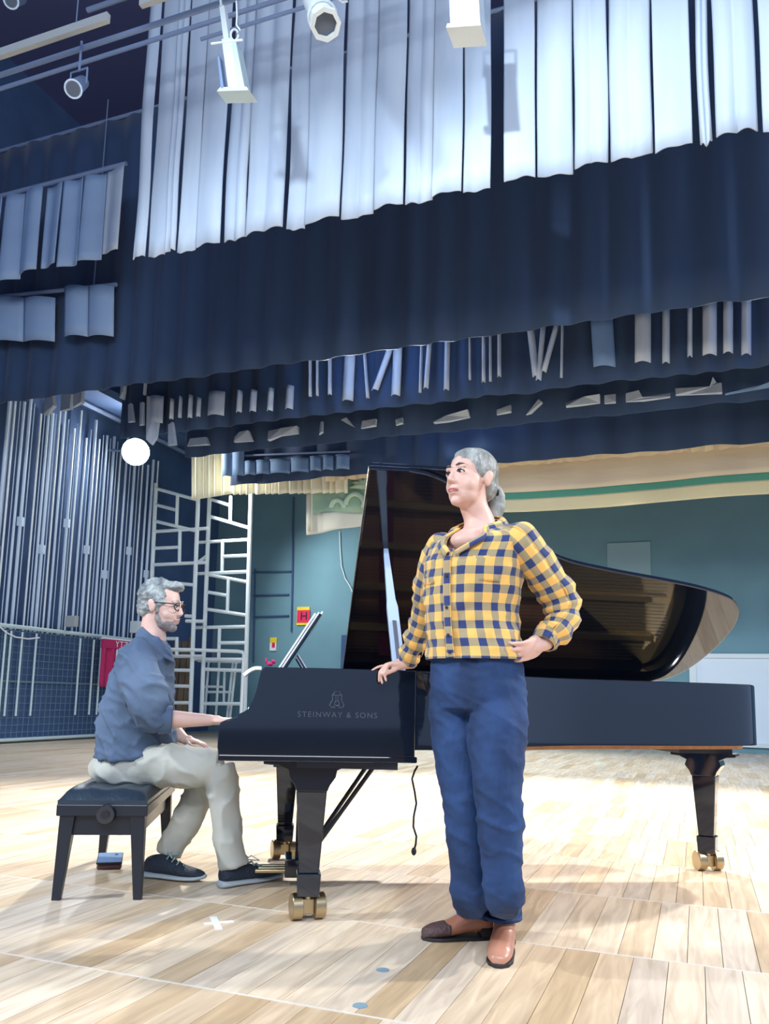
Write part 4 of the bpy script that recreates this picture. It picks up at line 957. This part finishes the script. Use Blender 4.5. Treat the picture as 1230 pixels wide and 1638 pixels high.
def face_parts(par, H, m3, sc, brow='brow', lipm='lips'):
    def E(mb, c, r, rot=None): mb.ell(H(*c), tuple(k*sc for k in r), m3 @ rot if rot else m3, 16, 10)
    for s in (-1, 1):
        mb = MB(); E(mb, (s*.031, .0775, .004), (.0135, .0095, .0048)); ey = obj('eye', mb, 'eye_white', par, smooth=True)
        mb = MB(); E(mb, (s*.029, .0855, .004), (.0066, .0035, .0050)); obj('iris', mb, 'iris', ey, smooth=True)
        mb = MB().tube([H(s*x, y, z) for x, y, z in ((.015, .083, .006), (.024, .0885, .0100), (.034, .087, .0095), (.046, .076, .003))], .0030*sc, 6); obj('eyelashes', mb, 'iris', ey, smooth=True)
        mb = MB().tube([H(s*x, y, z) for x, y, z in ((.013, .090, .028), (.026, .089, .032), (.038, .082, .031), (.050, .070, .026))], [.003*sc, .004*sc, .0035*sc, .0015*sc], 6); obj('eyebrow', mb, brow, par, smooth=True)
    mb = MB()
    mb.tube([H(x, y, z) for x, y, z in ((-.023, .0790, -.0625), (-.013, .0885, -.0595), (0, .0925, -.0580), (.013, .0885, -.0595), (.023, .0790, -.0625))], [.0015*sc, .0040*sc, .0046*sc, .0040*sc, .0015*sc], 8)
    mb.tube([H(x, y, z) for x, y, z in ((-.023, .0790, -.0630), (-.012, .0875, -.0665), (0, .0905, -.0675), (.012, .0875, -.0665), (.023, .0790, -.0630))], [.0015*sc, .0042*sc, .0052*sc, .0042*sc, .0015*sc], 8)
    obj('lips', mb, lipm, par, smooth=True)
def finger(mb, base, pts, r):
    chain = [V(base)]+[V(p) for p in pts]
    for i in range(len(chain)-1): mb.cap(chain[i], r*(1-.1*i), chain[i+1], r*(1-.1*(i+1)))
def hand(mb, wrist, fdir, pdir, curl, spread=.12, L=.18, thumb=1, tdir=None):
    """wrist point, finger direction, palm normal (palm faces pdir); curl = joint bend angles"""
    f = V(fdir).normalized(); p = V(pdir); p = (p-f*p.dot(f)).normalized(); sd = f.cross(p)*thumb    # sd: towards the thumb
    pl_ = L*.5
    q3 = M((f, sd, p)).transposed()
    mb.ell(V(wrist)+f*pl_*.52+p*.002, (pl_*.62, .040, .0155), q3, 20, 12)
    mb.ell(V(wrist)+f*pl_*.3+sd*.02+p*.01, (.035, .02, .016), q3, 16, 10)
    mb.cap(V(wrist)-f*.02, .024, V(wrist)+f*.03, .023)
    lens = [.36, .42, .39, .31]
    for k in range(4):
        off = (.030-.020*k); b = V(wrist)+f*pl_*(.98-.03*abs(k-1))+sd*off
        d_ = (f+sd*(spread*(1.2-.8*k))).normalized(); c = b; ang = 0.; ps = []
        for j, fr_ in enumerate((.48, .30, .22)):
            ang += curl[k][j] if isinstance(curl[0], (tuple, list)) else curl[j]
            dd = d_*math.cos(ang)+p*math.sin(ang); c = c+dd*L*lens[k]*fr_*1.12; ps.append(c)
        finger(mb, b-f*.02, [b]+ps, [.0092, .0094, .0090, .0080][k])
    tb = V(wrist)+f*pl_*.22+sd*.022; td = V(tdir).normalized() if tdir else (f*.7+sd*.75+p*.35).normalized()
    finger(mb, tb, [tb+td*.042, tb+td*.042+(td*.8+f*.5).normalized()*.033, tb+td*.042+(td*.6+f*.7).normalized()*.058], .0112)

# ------------------------------------------------------------ singer
YW = 2.92
def wpx(x, y, dy=0.): return atY(x, y, YW+dy)
fo = V((-.60, -.80, 0)).normalized(); sdl = V((-fo.y, fo.x, 0))       # her front, her left
footR, footL = atZ(735, 1500), atZ(805, 1512)
wo = thing('person', 'woman in yellow and navy checked shirt and blue jeans leaning on piano', 'person', (footR+footL)/2)
def tring(x, y, wd, dp, dy=0., tilt=0.):
    c = wpx(x, y, dy); return (c, sdl*wd, fo*dp+ZZ*(-tilt*dp))
hc = wpx(752, 768, -.0); H, m3, sc = headframe(hc, (-.76, -.65, 0), R(5), 0., 1.02)
shL, shR = wpx(828, 862, -.09), wpx(707, 874, .10)
elL, wrL = wpx(897, 968, -.02), wpx(868, 1031, -.10)
elR = wpx(680, 985, .28); wrR = pray(651, 1061, -.042)
nb = wpx(769, 848, .02)
body = MB(); head_skin(body, H, m3, sc)
body.limb([H(0, -.018, -.03), H(0, -.024, -.085), wpx(766, 832, .02), wpx(768, 862, .01)], [.052, .051, .056, .075], cap=(True, True))
body.ell(wpx(764, 868), (.15, .07, .06), M((sdl, fo, ZZ)).transposed())
body.ell(wpx(754, 868, -.02), (.082, .078, .050), M((sdl, fo, ZZ)).transposed())
body.loft([tring(766, 860, .13, .06), tring(757, 910, .15, .10), tring(755, 1000, .14, .095), tring(762, 1060, .15, .10), tring(763, 1120, .14, .10)])
body.limb([shL, wpx(868, 915, -.06), elL, wpx(893, 1005, -.06), wrL], [.042, .038, .034, .030, .024])
body.limb([shR, wpx(687, 925, .16), elR, elR.lerp(wrR, .55), wrR], [.042, .036, .033, .028, .023])
hipL, hipR = wpx(797, 1112, -.05), wpx(728, 1112, .06)
knL, knR = wpx(799, 1300, -.10), wpx(745, 1300, .03)
anL, anR = wpx(809, 1480, -.02), wpx(757, 1478, .12)
anL = V((footL.x+.012, footL.y+.035, .12)); anR = V((footR.x+.065, footR.y+.0, .12))
for h_, k_, a_ in ((hipL, knL, anL), (hipR, knR, anR)): body.cap(h_, .065, k_, .042); body.cap(k_, .042, a_, .032)
body.cap(hipL, .06, hipR, .06)
# her right hand draped over the edge of the case
zt_ = ZTOP
hr = pray(640, 1068, .0); wristR = wrR
fdR = (pray(612, 1064, -.048)-wristR)
hand(body, wristR, fdR, (0, -.05, -1), [(1.0, .55, .2), (.85, .65, .2), (.7, .6, .2), (.08, .25, .1)], .16, .175, 1, tdir=(-.75, -.3, -.6))
# her left hand on the hip, fingers forward
hand(body, wrL, wpx(812, 1052, -.17)-wrL, (.1, .75, .35), (.5, .7, .5), .08, .175, -1, tdir=(wpx(838, 1078, .0)-wrL))
bm_ = remesh(body, .0042, 6, .5)
bo = obj('body', bm_, 'skin_f', wo, smooth=True)
face_parts(bo, H, m3, sc)
# hair
hm = MB()
hm.ell(H(0, -.020, .044), tuple(k*sc for k in (.081, .096, .080)), m3, 28, 18)
hm.ell(H(0, .006, .078), tuple(k*sc for k in (.058, .062, .038)), m3, 28, 18)
hm.ell(H(0, -.060, .0), tuple(k*sc for k in (.066, .058, .075)), m3)
for s in (-1, 1): hm.ell(H(s*.061, -.006, .036), tuple(k*sc for k in (.020, .046, .044)), m3)
hm.ell(H(0, -.125, .0), tuple(k*sc for k in (.026, .026, .026)), m3)
hm.limb([H(0, -.110, .012), H(0, -.142, -.01), H(.004, -.150, -.06), H(.006, -.138, -.115), H(.006, -.122, -.15)], [.020, .030, .034, .027, .008])
hme = remesh(hm, .006, 3); hme = displace(hme, lambda p: .0028*NZ.noise(V((p.x*30, p.y*30, p.z*70))))
hh = obj('hair', hme, 'hair_f', wo, smooth=True)
obj('hair_tie', MB().tube([H(.026*math.cos(k*.5), -.122+.010*math.sin(k*.5), -.012+.024*math.sin(k*.5)) for k in range(13)], .005, 6, closed=True), 'ink', hh)
# shirt
def rg(u, v, a, b, sd): return (1-abs(NZ.noise(V((u*a, v*b, sd)))))**6
def wf(u, v, th): return .012*NZ.noise(V((u*4, v*6, 1.)))+.012*(rg(u+v*.5, v, 7, 5, 3.)-.4)+.007*(rg(u-v*.4, v, 10, 14, 6.)-.4)
smb = MB(); NC = wpx(765, 840, .015)
smb.loft([(NC, sdl*.078, fo*.072-ZZ*.034), (wpx(765, 850, .01), sdl*.132, fo*.100-ZZ*.030), tring(765, 865, .178, .118, 0, .12), tring(757, 905, .182, .150, -.01), tring(753, 955, .172, .142), tring(754, 1002, .176, .140), tring(760, 1040, .186, .146), tring(762, 1056, .186, .146)], 72, 8, wf, cap=(False, False), start=-math.pi/2)
NECK = []
for k in range(73):
    th = -math.pi/2+2*math.pi*k/72; col = [smb.v[i_*73+k].copy() for i_ in range(40)]
    zl_ = col[0].z-.105*max(0., 1-abs(th-math.pi/2)/.70)
    j_ = next((i_ for i_ in range(40) if col[i_].z <= zl_+1e-6), 39)
    if j_ > 0:
        f_ = (col[j_-1].z-zl_)/max(1e-6, col[j_-1].z-col[j_].z); cp_ = col[j_-1].lerp(col[j_], f_)
        for i_ in range(j_): smb.v[i_*73+k] = cp_
        NECK.append(cp_)
    else: NECK.append(col[0])
def sf(u, v, th): return .006*NZ.noise(V((u*6, v*20, 2.)))+.007*(rg(u, v, 7, 13, 9.)-.4)+.007*math.sin(v*95+3*NZ.noise(V((u*5, v*3, 1.))))*max(0, min(1, (v-.16)*5))
smb.limb([wpx(818, 862, -.05), shL, wpx(868, 915, -.06), elL+V((.004, 0, 0)), wpx(893, 1005, -.06), wrL+(elL-wrL)*.12], [.055, .070, .066, .066, .054, .042], 32, 7, sf, cap=(True, False))
smb.limb([wpx(722, 872, .07), shR, wpx(687, 925, .17), elR, elR.lerp(wrR, .55), wrR+(elR-wrR)*.1], [.045, .056, .055, .054, .046, .036], 32, 7, sf, cap=(True, False))
so = obj('shirt', smb, 'gingham', wo, smooth=True, uv=True, solid=.004)
# collar, placket, pockets, cuffs
def tp(th, x, y, wd, dp, out=.008):   # point on the torso surface at angle th from front towards her left
    c = wpx(x, y); return c + sdl*(wd+out)*math.sin(th) + fo*(dp+out)*math.cos(th)
for s in (-1, 1):
    def cfn(i, j, s=s):
        q_ = i*.985*36; k = int(q_); f_ = q_-k
        ia, ib = (k, min(k+1, 36)) if s > 0 else (72-k, max(72-k-1, 36))
        p = NECK[ia].lerp(NECK[ib], f_); rad = (p-NC); rad.z = 0; rad = rad.normalized()
        return p + rad*(.028*j*(1-.35*i)+.004) + sdl*s*.012*j*i + ZZ*(.014*(1-i)*(1-j)-.016*j+.010*math.sin(j*3.1))
    sh2 = MB().sheet(cfn, 40, 5); sh2.uv = [(u*.33, v_*.05) for u, v_ in sh2.uv]
    obj('collar', sh2, 'gingham', so, smooth=True, uv=True, solid=.005)
plk = [(756, 888, .181, .137), (754, 905, .182, .150), (752, 955, .172, .142), (753, 1002, .176, .140), (758, 1040, .186, .146), (760, 1055, .186, .146)]
def pfn(i, j):
    t = i*(len(plk)-1); k = min(int(t), len(plk)-2); f_ = t-k; A_ = [plk[k][q_]*(1-f_)+plk[k+1][q_]*f_ for q_ in range(4)]
    return tp(-.02+(j-.5)*.16, *A_, out=.010)
pmb = MB().sheet(pfn, 40, 3); pmb.uv = [(.035*v_+.03, -u*.44) for u, v_ in pmb.uv]
pk_ = obj('placket', pmb, 'gingham', so, smooth=True, uv=True, solid=.003)
for k in range(5):
    c_ = pfn((k+.5)/5, .5)+fo*.003; obj('button', MB().cyl(c_, c_+fo*.003, .0055, n=12), 'ink', pk_)
for s in (-1, 1):
    def pkf(i, j, s=s):
        return tp(s*(.42+.55*i)+(.02), 756, 905+38*(j-.1), .182, .150, out=.0045)
    pmb = MB().sheet(pkf, 10, 8); pmb.uv = [(u*.10+.02*s, v_*.09) for u, v_ in pmb.uv]; obj('pocket', pmb, 'gingham', so, smooth=True, uv=True, solid=.003)
for wr_, el_, r_ in ((wrL, elL, .040), (wrR, elR, .036)):
    d_ = (el_-wr_).normalized(); cm = MB().limb([wr_+d_*.005, wr_+d_*.03, wr_+d_*.06], [r_+.001, r_+.003, r_+.003], 24, 3, cap=(False, False)); obj('cuff', cm, 'gingham', so, smooth=True, uv=True, solid=.004)
# jeans
jm = MB()
jm.loft([tring(762, 1040, .165, .118), tring(762, 1070, .172, .126), tring(762, 1105, .176, .128), tring(762, 1135, .160, .115)], 40, 5)
jm.limb([wpx(797, 1090, -.05), hipL+V((0, 0, -.02)), wpx(796, 1180, -.085), wpx(797, 1240, -.10), knL, wpx(803, 1370, -.08), wpx(806, 1430, -.05), V((anL.x-.008, anL.y-.004, .165)), V((anL.x-.010, anL.y-.012, .085)), V((anL.x-.010, anL.y-.014, .0))], [.085, .096, .097, .086, .073, .068, .065, .063, .062, .062], 32)
jm.limb([wpx(728, 1090, .05), hipR+V((0, 0, -.02)), wpx(734, 1180, .05), wpx(740, 1240, .04), knR, wpx(750, 1370, .06), wpx(753, 1430, .09), V((anR.x, anR.y, .165)), V((anR.x-.002, anR.y-.004, .085)), V((anR.x-.002, anR.y-.004, .0))], [.085, .096, .095, .084, .072, .068, .067, .067, .068, .068], 32)
jme = remesh(jm, .007, 4)
def jf(p):
    k = 1+1.2*max(0, 1-abs(p.z-.47)/.13)+1.6*max(0, 1-abs(p.z-.14)/.12)
    return .006*NZ.noise(V((p.x*8, p.y*8, p.z*10))) + k*.006*(ridge(V((p.x, p.y, p.z+p.x*.5)), 6, 6, 15, 2.)-.35) + .003*NZ.noise(V((p.x*24, p.y*24, p.z*40)))
jme = displace(jme, jf)
bmj = bmesh.new(); bmj.from_mesh(jme)
bmesh.ops.bisect_plane(bmj, geom=bmj.verts[:]+bmj.edges[:]+bmj.faces[:], plane_co=(0, 0, .088), plane_no=(0, 0, 1), clear_inner=True); bmj.to_mesh(jme); bmj.free()
jo = obj('jeans', jme, 'denim', wo, smooth=True, solid=.005)
for a_, r_ in ((V((anL.x-.010, anL.y-.012, .094)), .0655), (V((anR.x-.002, anR.y-.004, .094)), .0705)):
    obj('hem', MB().tube([a_+V((r_*math.cos(k*.2618), r_*math.sin(k*.2618), 0)) for k in range(24)], .007, 8, closed=True), 'denim', jo, smooth=True)
# boots
def boot(ank, toe, nm='boot', darktoe=False):
    d_ = V((toe.x-ank.x, toe.y-ank.y, 0)); L_ = d_.length; d_ = d_.normalized(); sd_ = V((-d_.y, d_.x, 0)); g = V((ank.x, ank.y, 0))
    def r_(t, w_, z0, z1): return (g+d_*t+ZZ*((z0+z1)/2), sd_*w_, ZZ*((z1-z0)/2))
    mbx = MB().loft([r_(-.062, .022, .035, .09), r_(-.045, .036, .026, .13), r_(0, .040, .024, .135), r_(.05, .040, .020, .105), r_(.10, .044, .012, .075), r_(L_-.07, .046, .008, .062), r_(L_-.03, .040, .006, .052), r_(L_-.005, .026, .006, .038), r_(L_, .012, .01, .026)], 28, 5)
    mbx.limb([g+ZZ*.09-d_*.008, g+ZZ*.14-d_*.004, g+ZZ*.2], [.044, .043, .044], 24)
    b_ = obj(nm, remesh(mbx, .006, 3), 'boot', wo, smooth=True)
    so_ = [( -.062+.0, .024), (0, .040), (.06, .036), (.12, .045), (L_-.06, .047), (L_-.02, .036), (L_+.004, .012)]
    poly = so_ + [(x, -y) for x, y in reversed(so_)]
    obj('sole', MB().prism([(x, y) for x, y in poly], d_, sd_, ZZ, g, 0., .013), 'boot_dark', b_, bevel=.003)
    obj('heel', MB().prism([(-.065, .026), (-.01, .034), (-.01, -.034), (-.065, -.026)], d_, sd_, ZZ, g, .0, .042), 'boot_dark', b_, bevel=.004)
    obj('strap', MB().tube([g+ZZ*.085+d_*.055*math.cos(t*.45)+sd_*.046*math.sin(t*.45)+ZZ*.02*math.cos(t*.45) for t in range(14)], .005, 6, closed=True), 'boot_toe', b_)
    if darktoe:
        mt_ = MB().loft([r_(L_-.10, .048, .010, .068), r_(L_-.06, .047, .008, .062), r_(L_-.03, .042, .006, .055), r_(L_-.003, .028, .006, .042), r_(L_+.003, .012, .01, .03)], 28, 5); obj('toe_cap', mt_, 'boot_toe', b_, smooth=True)
    return b_
boot(anR, atZ(676, 1503), darktoe=True); tL = atZ(797, 1549); boot(anL, tL)

# ------------------------------------------------------------ pianist
YM = bcx.y - .03
def mpx(x, y, dy=0.): return atY(x, y, YM+dy)
mo = thing('person', 'man in slate shirt and pale trousers seated playing the piano', 'person', V((bcx.x+.1, YM, 0)))
XA, YA = V((1, 0, 0)), V((0, 1, 0))
Hm, mm3, msc = headframe(mpx(259, 970, 0), (1, -.16, 0), R(-5), 0., 1.08)
mb = MB(); head_skin(mb, Hm, mm3, msc, True)
mb.limb([Hm(0, -.02, -.03), Hm(0, -.03, -.09), mpx(245, 1022), mpx(235, 1050)], [.060, .060, .066, .085])
def mring(x, y, wd, dp, dy=0.): return (mpx(x, y, dy), YA*wd, XA*dp)
mb.loft([mring(238, 1045, .14, .07), mring(226, 1080, .17, .10), mring(218, 1140, .16, .12), mring(212, 1200, .16, .13)])
msR, msL = mpx(218, 1058, -.19), mpx(228, 1056, .19)
meR, mwR = mpx(252, 1150, -.24), mpx(338, 1152, -.17)
meL, mwL = mpx(264, 1154, .22), mpx(294, 1182, .12)
hipm = [mpx(196, 1222, -.09), mpx(200, 1222, .10)]
kneR, kneL = mpx(352, 1226, -.11), mpx(338, 1232, .10)
shR_, shL_ = atZ(352, 1421), atZ(232, 1405)
anRm = mpx(374, 1378, -.13); anLm = mpx(268, 1372, .08)
for a_, b_, c_ in ((msR, meR, mwR), (msL, meL, mwL)): mb.cap(a_, .045, b_, .041); mb.limb([b_, b_.lerp(c_, .3), b_.lerp(c_, .7), c_], [.040, .042, .033, .026])
for h_, k_, a_ in ((hipm[0], kneR, anRm), (hipm[1], kneL, anLm)): mb.cap(h_, .055, k_+V((-.02, 0, -.02)), .036); mb.cap(k_+V((-.02, 0, -.02)), .036, a_, .03)
mb.cap(hipm[0], .08, hipm[1], .08)
hand(mb, mwR, V((1, .05, .03)), (0, .1, -1), (.35, .45, .3), .15, .19, -1 if False else 1)
hand(mb, mwL, V((1, -.1, -.16)), (0, 0, -1), (.25, .3, .2), .10, .17, -1)
mbo = obj('body', remesh(mb, .005, 4), 'skin_m', mo, smooth=True)
face_parts(mbo, Hm, mm3, msc, 'hair_m', 'lips_m')
hm = MB()
def HE(c, r): hm.ell(Hm(*c), tuple(k*msc for k in r), mm3, 24, 14)
HE((0, -.030, .046), (.083, .094, .083)); HE((0, -.055, -.002), (.071, .065, .070)); HE((0, .030, .094), (.058, .050, .030)); HE((.0, .068, .098), (.045, .026, .022)); HE((0, -.03, .09), (.07, .07, .045))
for s in (-1, 1): HE((s*.062, .004, .030), (.020, .040, .045)); HE((s*.068, .012, -.005), (.012, .013, .03))
hme = remesh(hm, .006, 2); hme = displace(hme, lambda p: .008*NZ.noise(V((p.x*38, p.y*30, p.z*52)))+.004*NZ.noise(V((p.x*90, p.y*60, p.z*90))))
obj('hair', hme, 'hair_m', mo, smooth=True)
bd = MB()
bd.ell(Hm(0, .028, -.070), tuple(k*msc for k in (.0555, .0535, .046)), mm3, 24, 14); bd.ell(Hm(0, .064, -.096), tuple(k*msc for k in (.028, .024, .021)), mm3)
for s in (-1, 1): bd.ell(Hm(s*.054, .012, -.045), tuple(k*msc for k in (.010, .020, .035)), mm3)
bd.ell(Hm(0, .090, -.0475), tuple(k*msc for k in (.022, .010, .005)), mm3)
obj('beard', displace(remesh(bd, .006, 2), lambda p: .002*NZ.noise(p*60)), 'beard', mo, smooth=True)
# glasses
gl = MB()
for s in (-1, 1):
    gl.tube([Hm(s*(.033+.025*math.cos(k*.4488)), .098-.010*abs(math.cos(k*.4488)), .002+.019*math.sin(k*.4488)) for k in range(14)], .0026*msc, 6, closed=True)
    gl.tube([Hm(s*.056, .090, .012), Hm(s*.074, .06, .012), Hm(s*.081, .0, .010), Hm(s*.080, -.02, .0)], .0026*msc, 6)
gl.tube([Hm(-.010, .100, .006), Hm(0, .104, .010), Hm(.010, .100, .006)], .0024*msc, 6)
go = obj('glasses', gl, 'ink', mo, smooth=True)
# shirt
sm_ = MB()
sm_.loft([mring(248, 1024, .075, .060), mring(240, 1040, .165, .095), mring(230, 1066, .222, .128), mring(224, 1100, .225, .150), mring(217, 1140, .215, .168), mring(216, 1180, .215, .185), mring(213, 1214, .220, .185)], 48, 6)
sm_.limb([mpx(222, 1052, -.12), msR, mpx(228, 1095, -.25), mpx(238, 1130, -.26), meR+V((.0, 0, .0)), meR.lerp(mwR, .14)], [.09, .098, .098, .092, .078, .062], 32)
sm_.limb([mpx(230, 1052, .12), msL, mpx(245, 1110, .25), meL, meL.lerp(mwL, .25)], [.08, .09, .09, .075, .058], 28)
sme = remesh(sm_, .009, 5)
sme = displace(sme, lambda p: .010*NZ.noise(V((p.x*8, p.y*6, p.z*5)))+.020*(ridge(V((p.x+p.z*.55, p.y, p.z-p.x*.3)), 11, 5, 4, 3.)-.35)+.009*(ridge(V((p.x-p.z*.4, p.y, p.z+p.x*.5)), 9, 8, 18, 7.)-.35))
sho = obj('shirt', sme, 'shirt_m', mo, smooth=True)
cl = MB().loft([(mpx(250, 1018), YA*.075, XA*.068-ZZ*.050), (mpx(248, 1028), YA*.092, XA*.085-ZZ*.06), (mpx(248, 1038), YA*.105, XA*.098-ZZ*.065)], 40, 4, cap=(False, False)); obj('collar', cl, 'shirt_m', sho, smooth=True, solid=.006)
d_ = (mwR-meR).normalized(); cf = MB().limb([meR+d_*.005, meR+d_*.035, meR+d_*.065], [.068, .064, .060], 28, 3, cap=(False, False)); obj('rolled_cuff', cf, 'shirt_m', sho, smooth=True, solid=.008)
# trousers
tm = MB()
tm.ell(mpx(196, 1228, .0), (.15, .20, .105)); tm.limb([hipm[0], mpx(240, 1222, -.10), mpx(300, 1226, -.11), kneR], [.105, .108, .100, .083], 28); tm.limb([hipm[1], mpx(260, 1226, .10), mpx(310, 1230, .10), kneL], [.10, .10, .092, .08], 28)
tm.limb([kneR+V((-.01, 0, .0)), mpx(358, 1270, -.115), mpx(362, 1320, -.12), mpx(370, 1365, -.13), mpx(374, 1386, -.13)], [.082, .078, .072, .066, .064], 28)
tm.limb([kneL+V((-.01, 0, 0)), mpx(318, 1270, .10), mpx(296, 1315, .09), mpx(277, 1350, .08), mpx(270, 1366, .08)], [.080, .076, .072, .068, .066], 28)
tme = remesh(tm, .009, 4); tme = displace(tme, lambda p: .007*NZ.noise(V((p.x*8, p.y*10, p.z*10)))+.011*(ridge(V((p.x+p.z*.3, p.y, p.z)), 11, 6, 9, 5.)-.35))
obj('trousers', tme, 'chino', mo, smooth=True)
def shoe(h0, t0, zlift=0.):
    g = V((h0.x, h0.y, zlift)); d_ = V((t0.x-h0.x, t0.y-h0.y, 0)); L_ = d_.length; d_ = d_.normalized(); sd_ = V((-d_.y, d_.x, 0))
    def r_(t, w_, z0, z1): return (g+d_*t*L_+ZZ*((z0+z1)/2), sd_*w_, ZZ*((z1-z0)/2))
    b_ = obj('shoe', MB().loft([r_(.0, .02, .03, .075), r_(.04, .036, .022, .098), r_(.18, .043, .02, .112), r_(.33, .044, .02, .112), r_(.48, .046, .018, .090), r_(.68, .050, .016, .070), r_(.85, .046, .018, .058), r_(.96, .030, .022, .048), r_(1.0, .014, .026, .040)], 28, 5), 'shoe', mo, smooth=True)
    obj('sole', MB().loft([r_(-.02, .02, .008, .03), r_(.03, .040, .0, .036), r_(.3, .044, .002, .030), r_(.6, .052, .0, .028), r_(.85, .050, .004, .030), r_(.97, .032, .012, .034), r_(1.03, .012, .02, .036)], 24, 5), 'sole', b_, smooth=True)
    lm = MB()
    for k in range(5):
        t = .40+.085*k; z_ = .114-.013*k; lm.tube([g+d_*t*L_+sd_*s+ZZ*(z_-.012*abs(s)/.02) for s in (-.026, -.012, 0, .012, .026)], .0038, 6)
    for s in (-1, 1): lm.tube([g+d_*L_*.37+ZZ*.112, g+d_*L_*.42+sd_*s*.03+ZZ*.135, g+d_*L_*.52+sd_*s*.045+ZZ*.110, g+d_*L_*.40+ZZ*.112], .0028, 6)
    obj('laces', lm, 'lace', b_)
shoe(atZ(352, 1421), atZ(449, 1404)); shoe(atZ(232, 1403), atZ(326, 1411))
print('OBJ', len(bpy.data.objects))
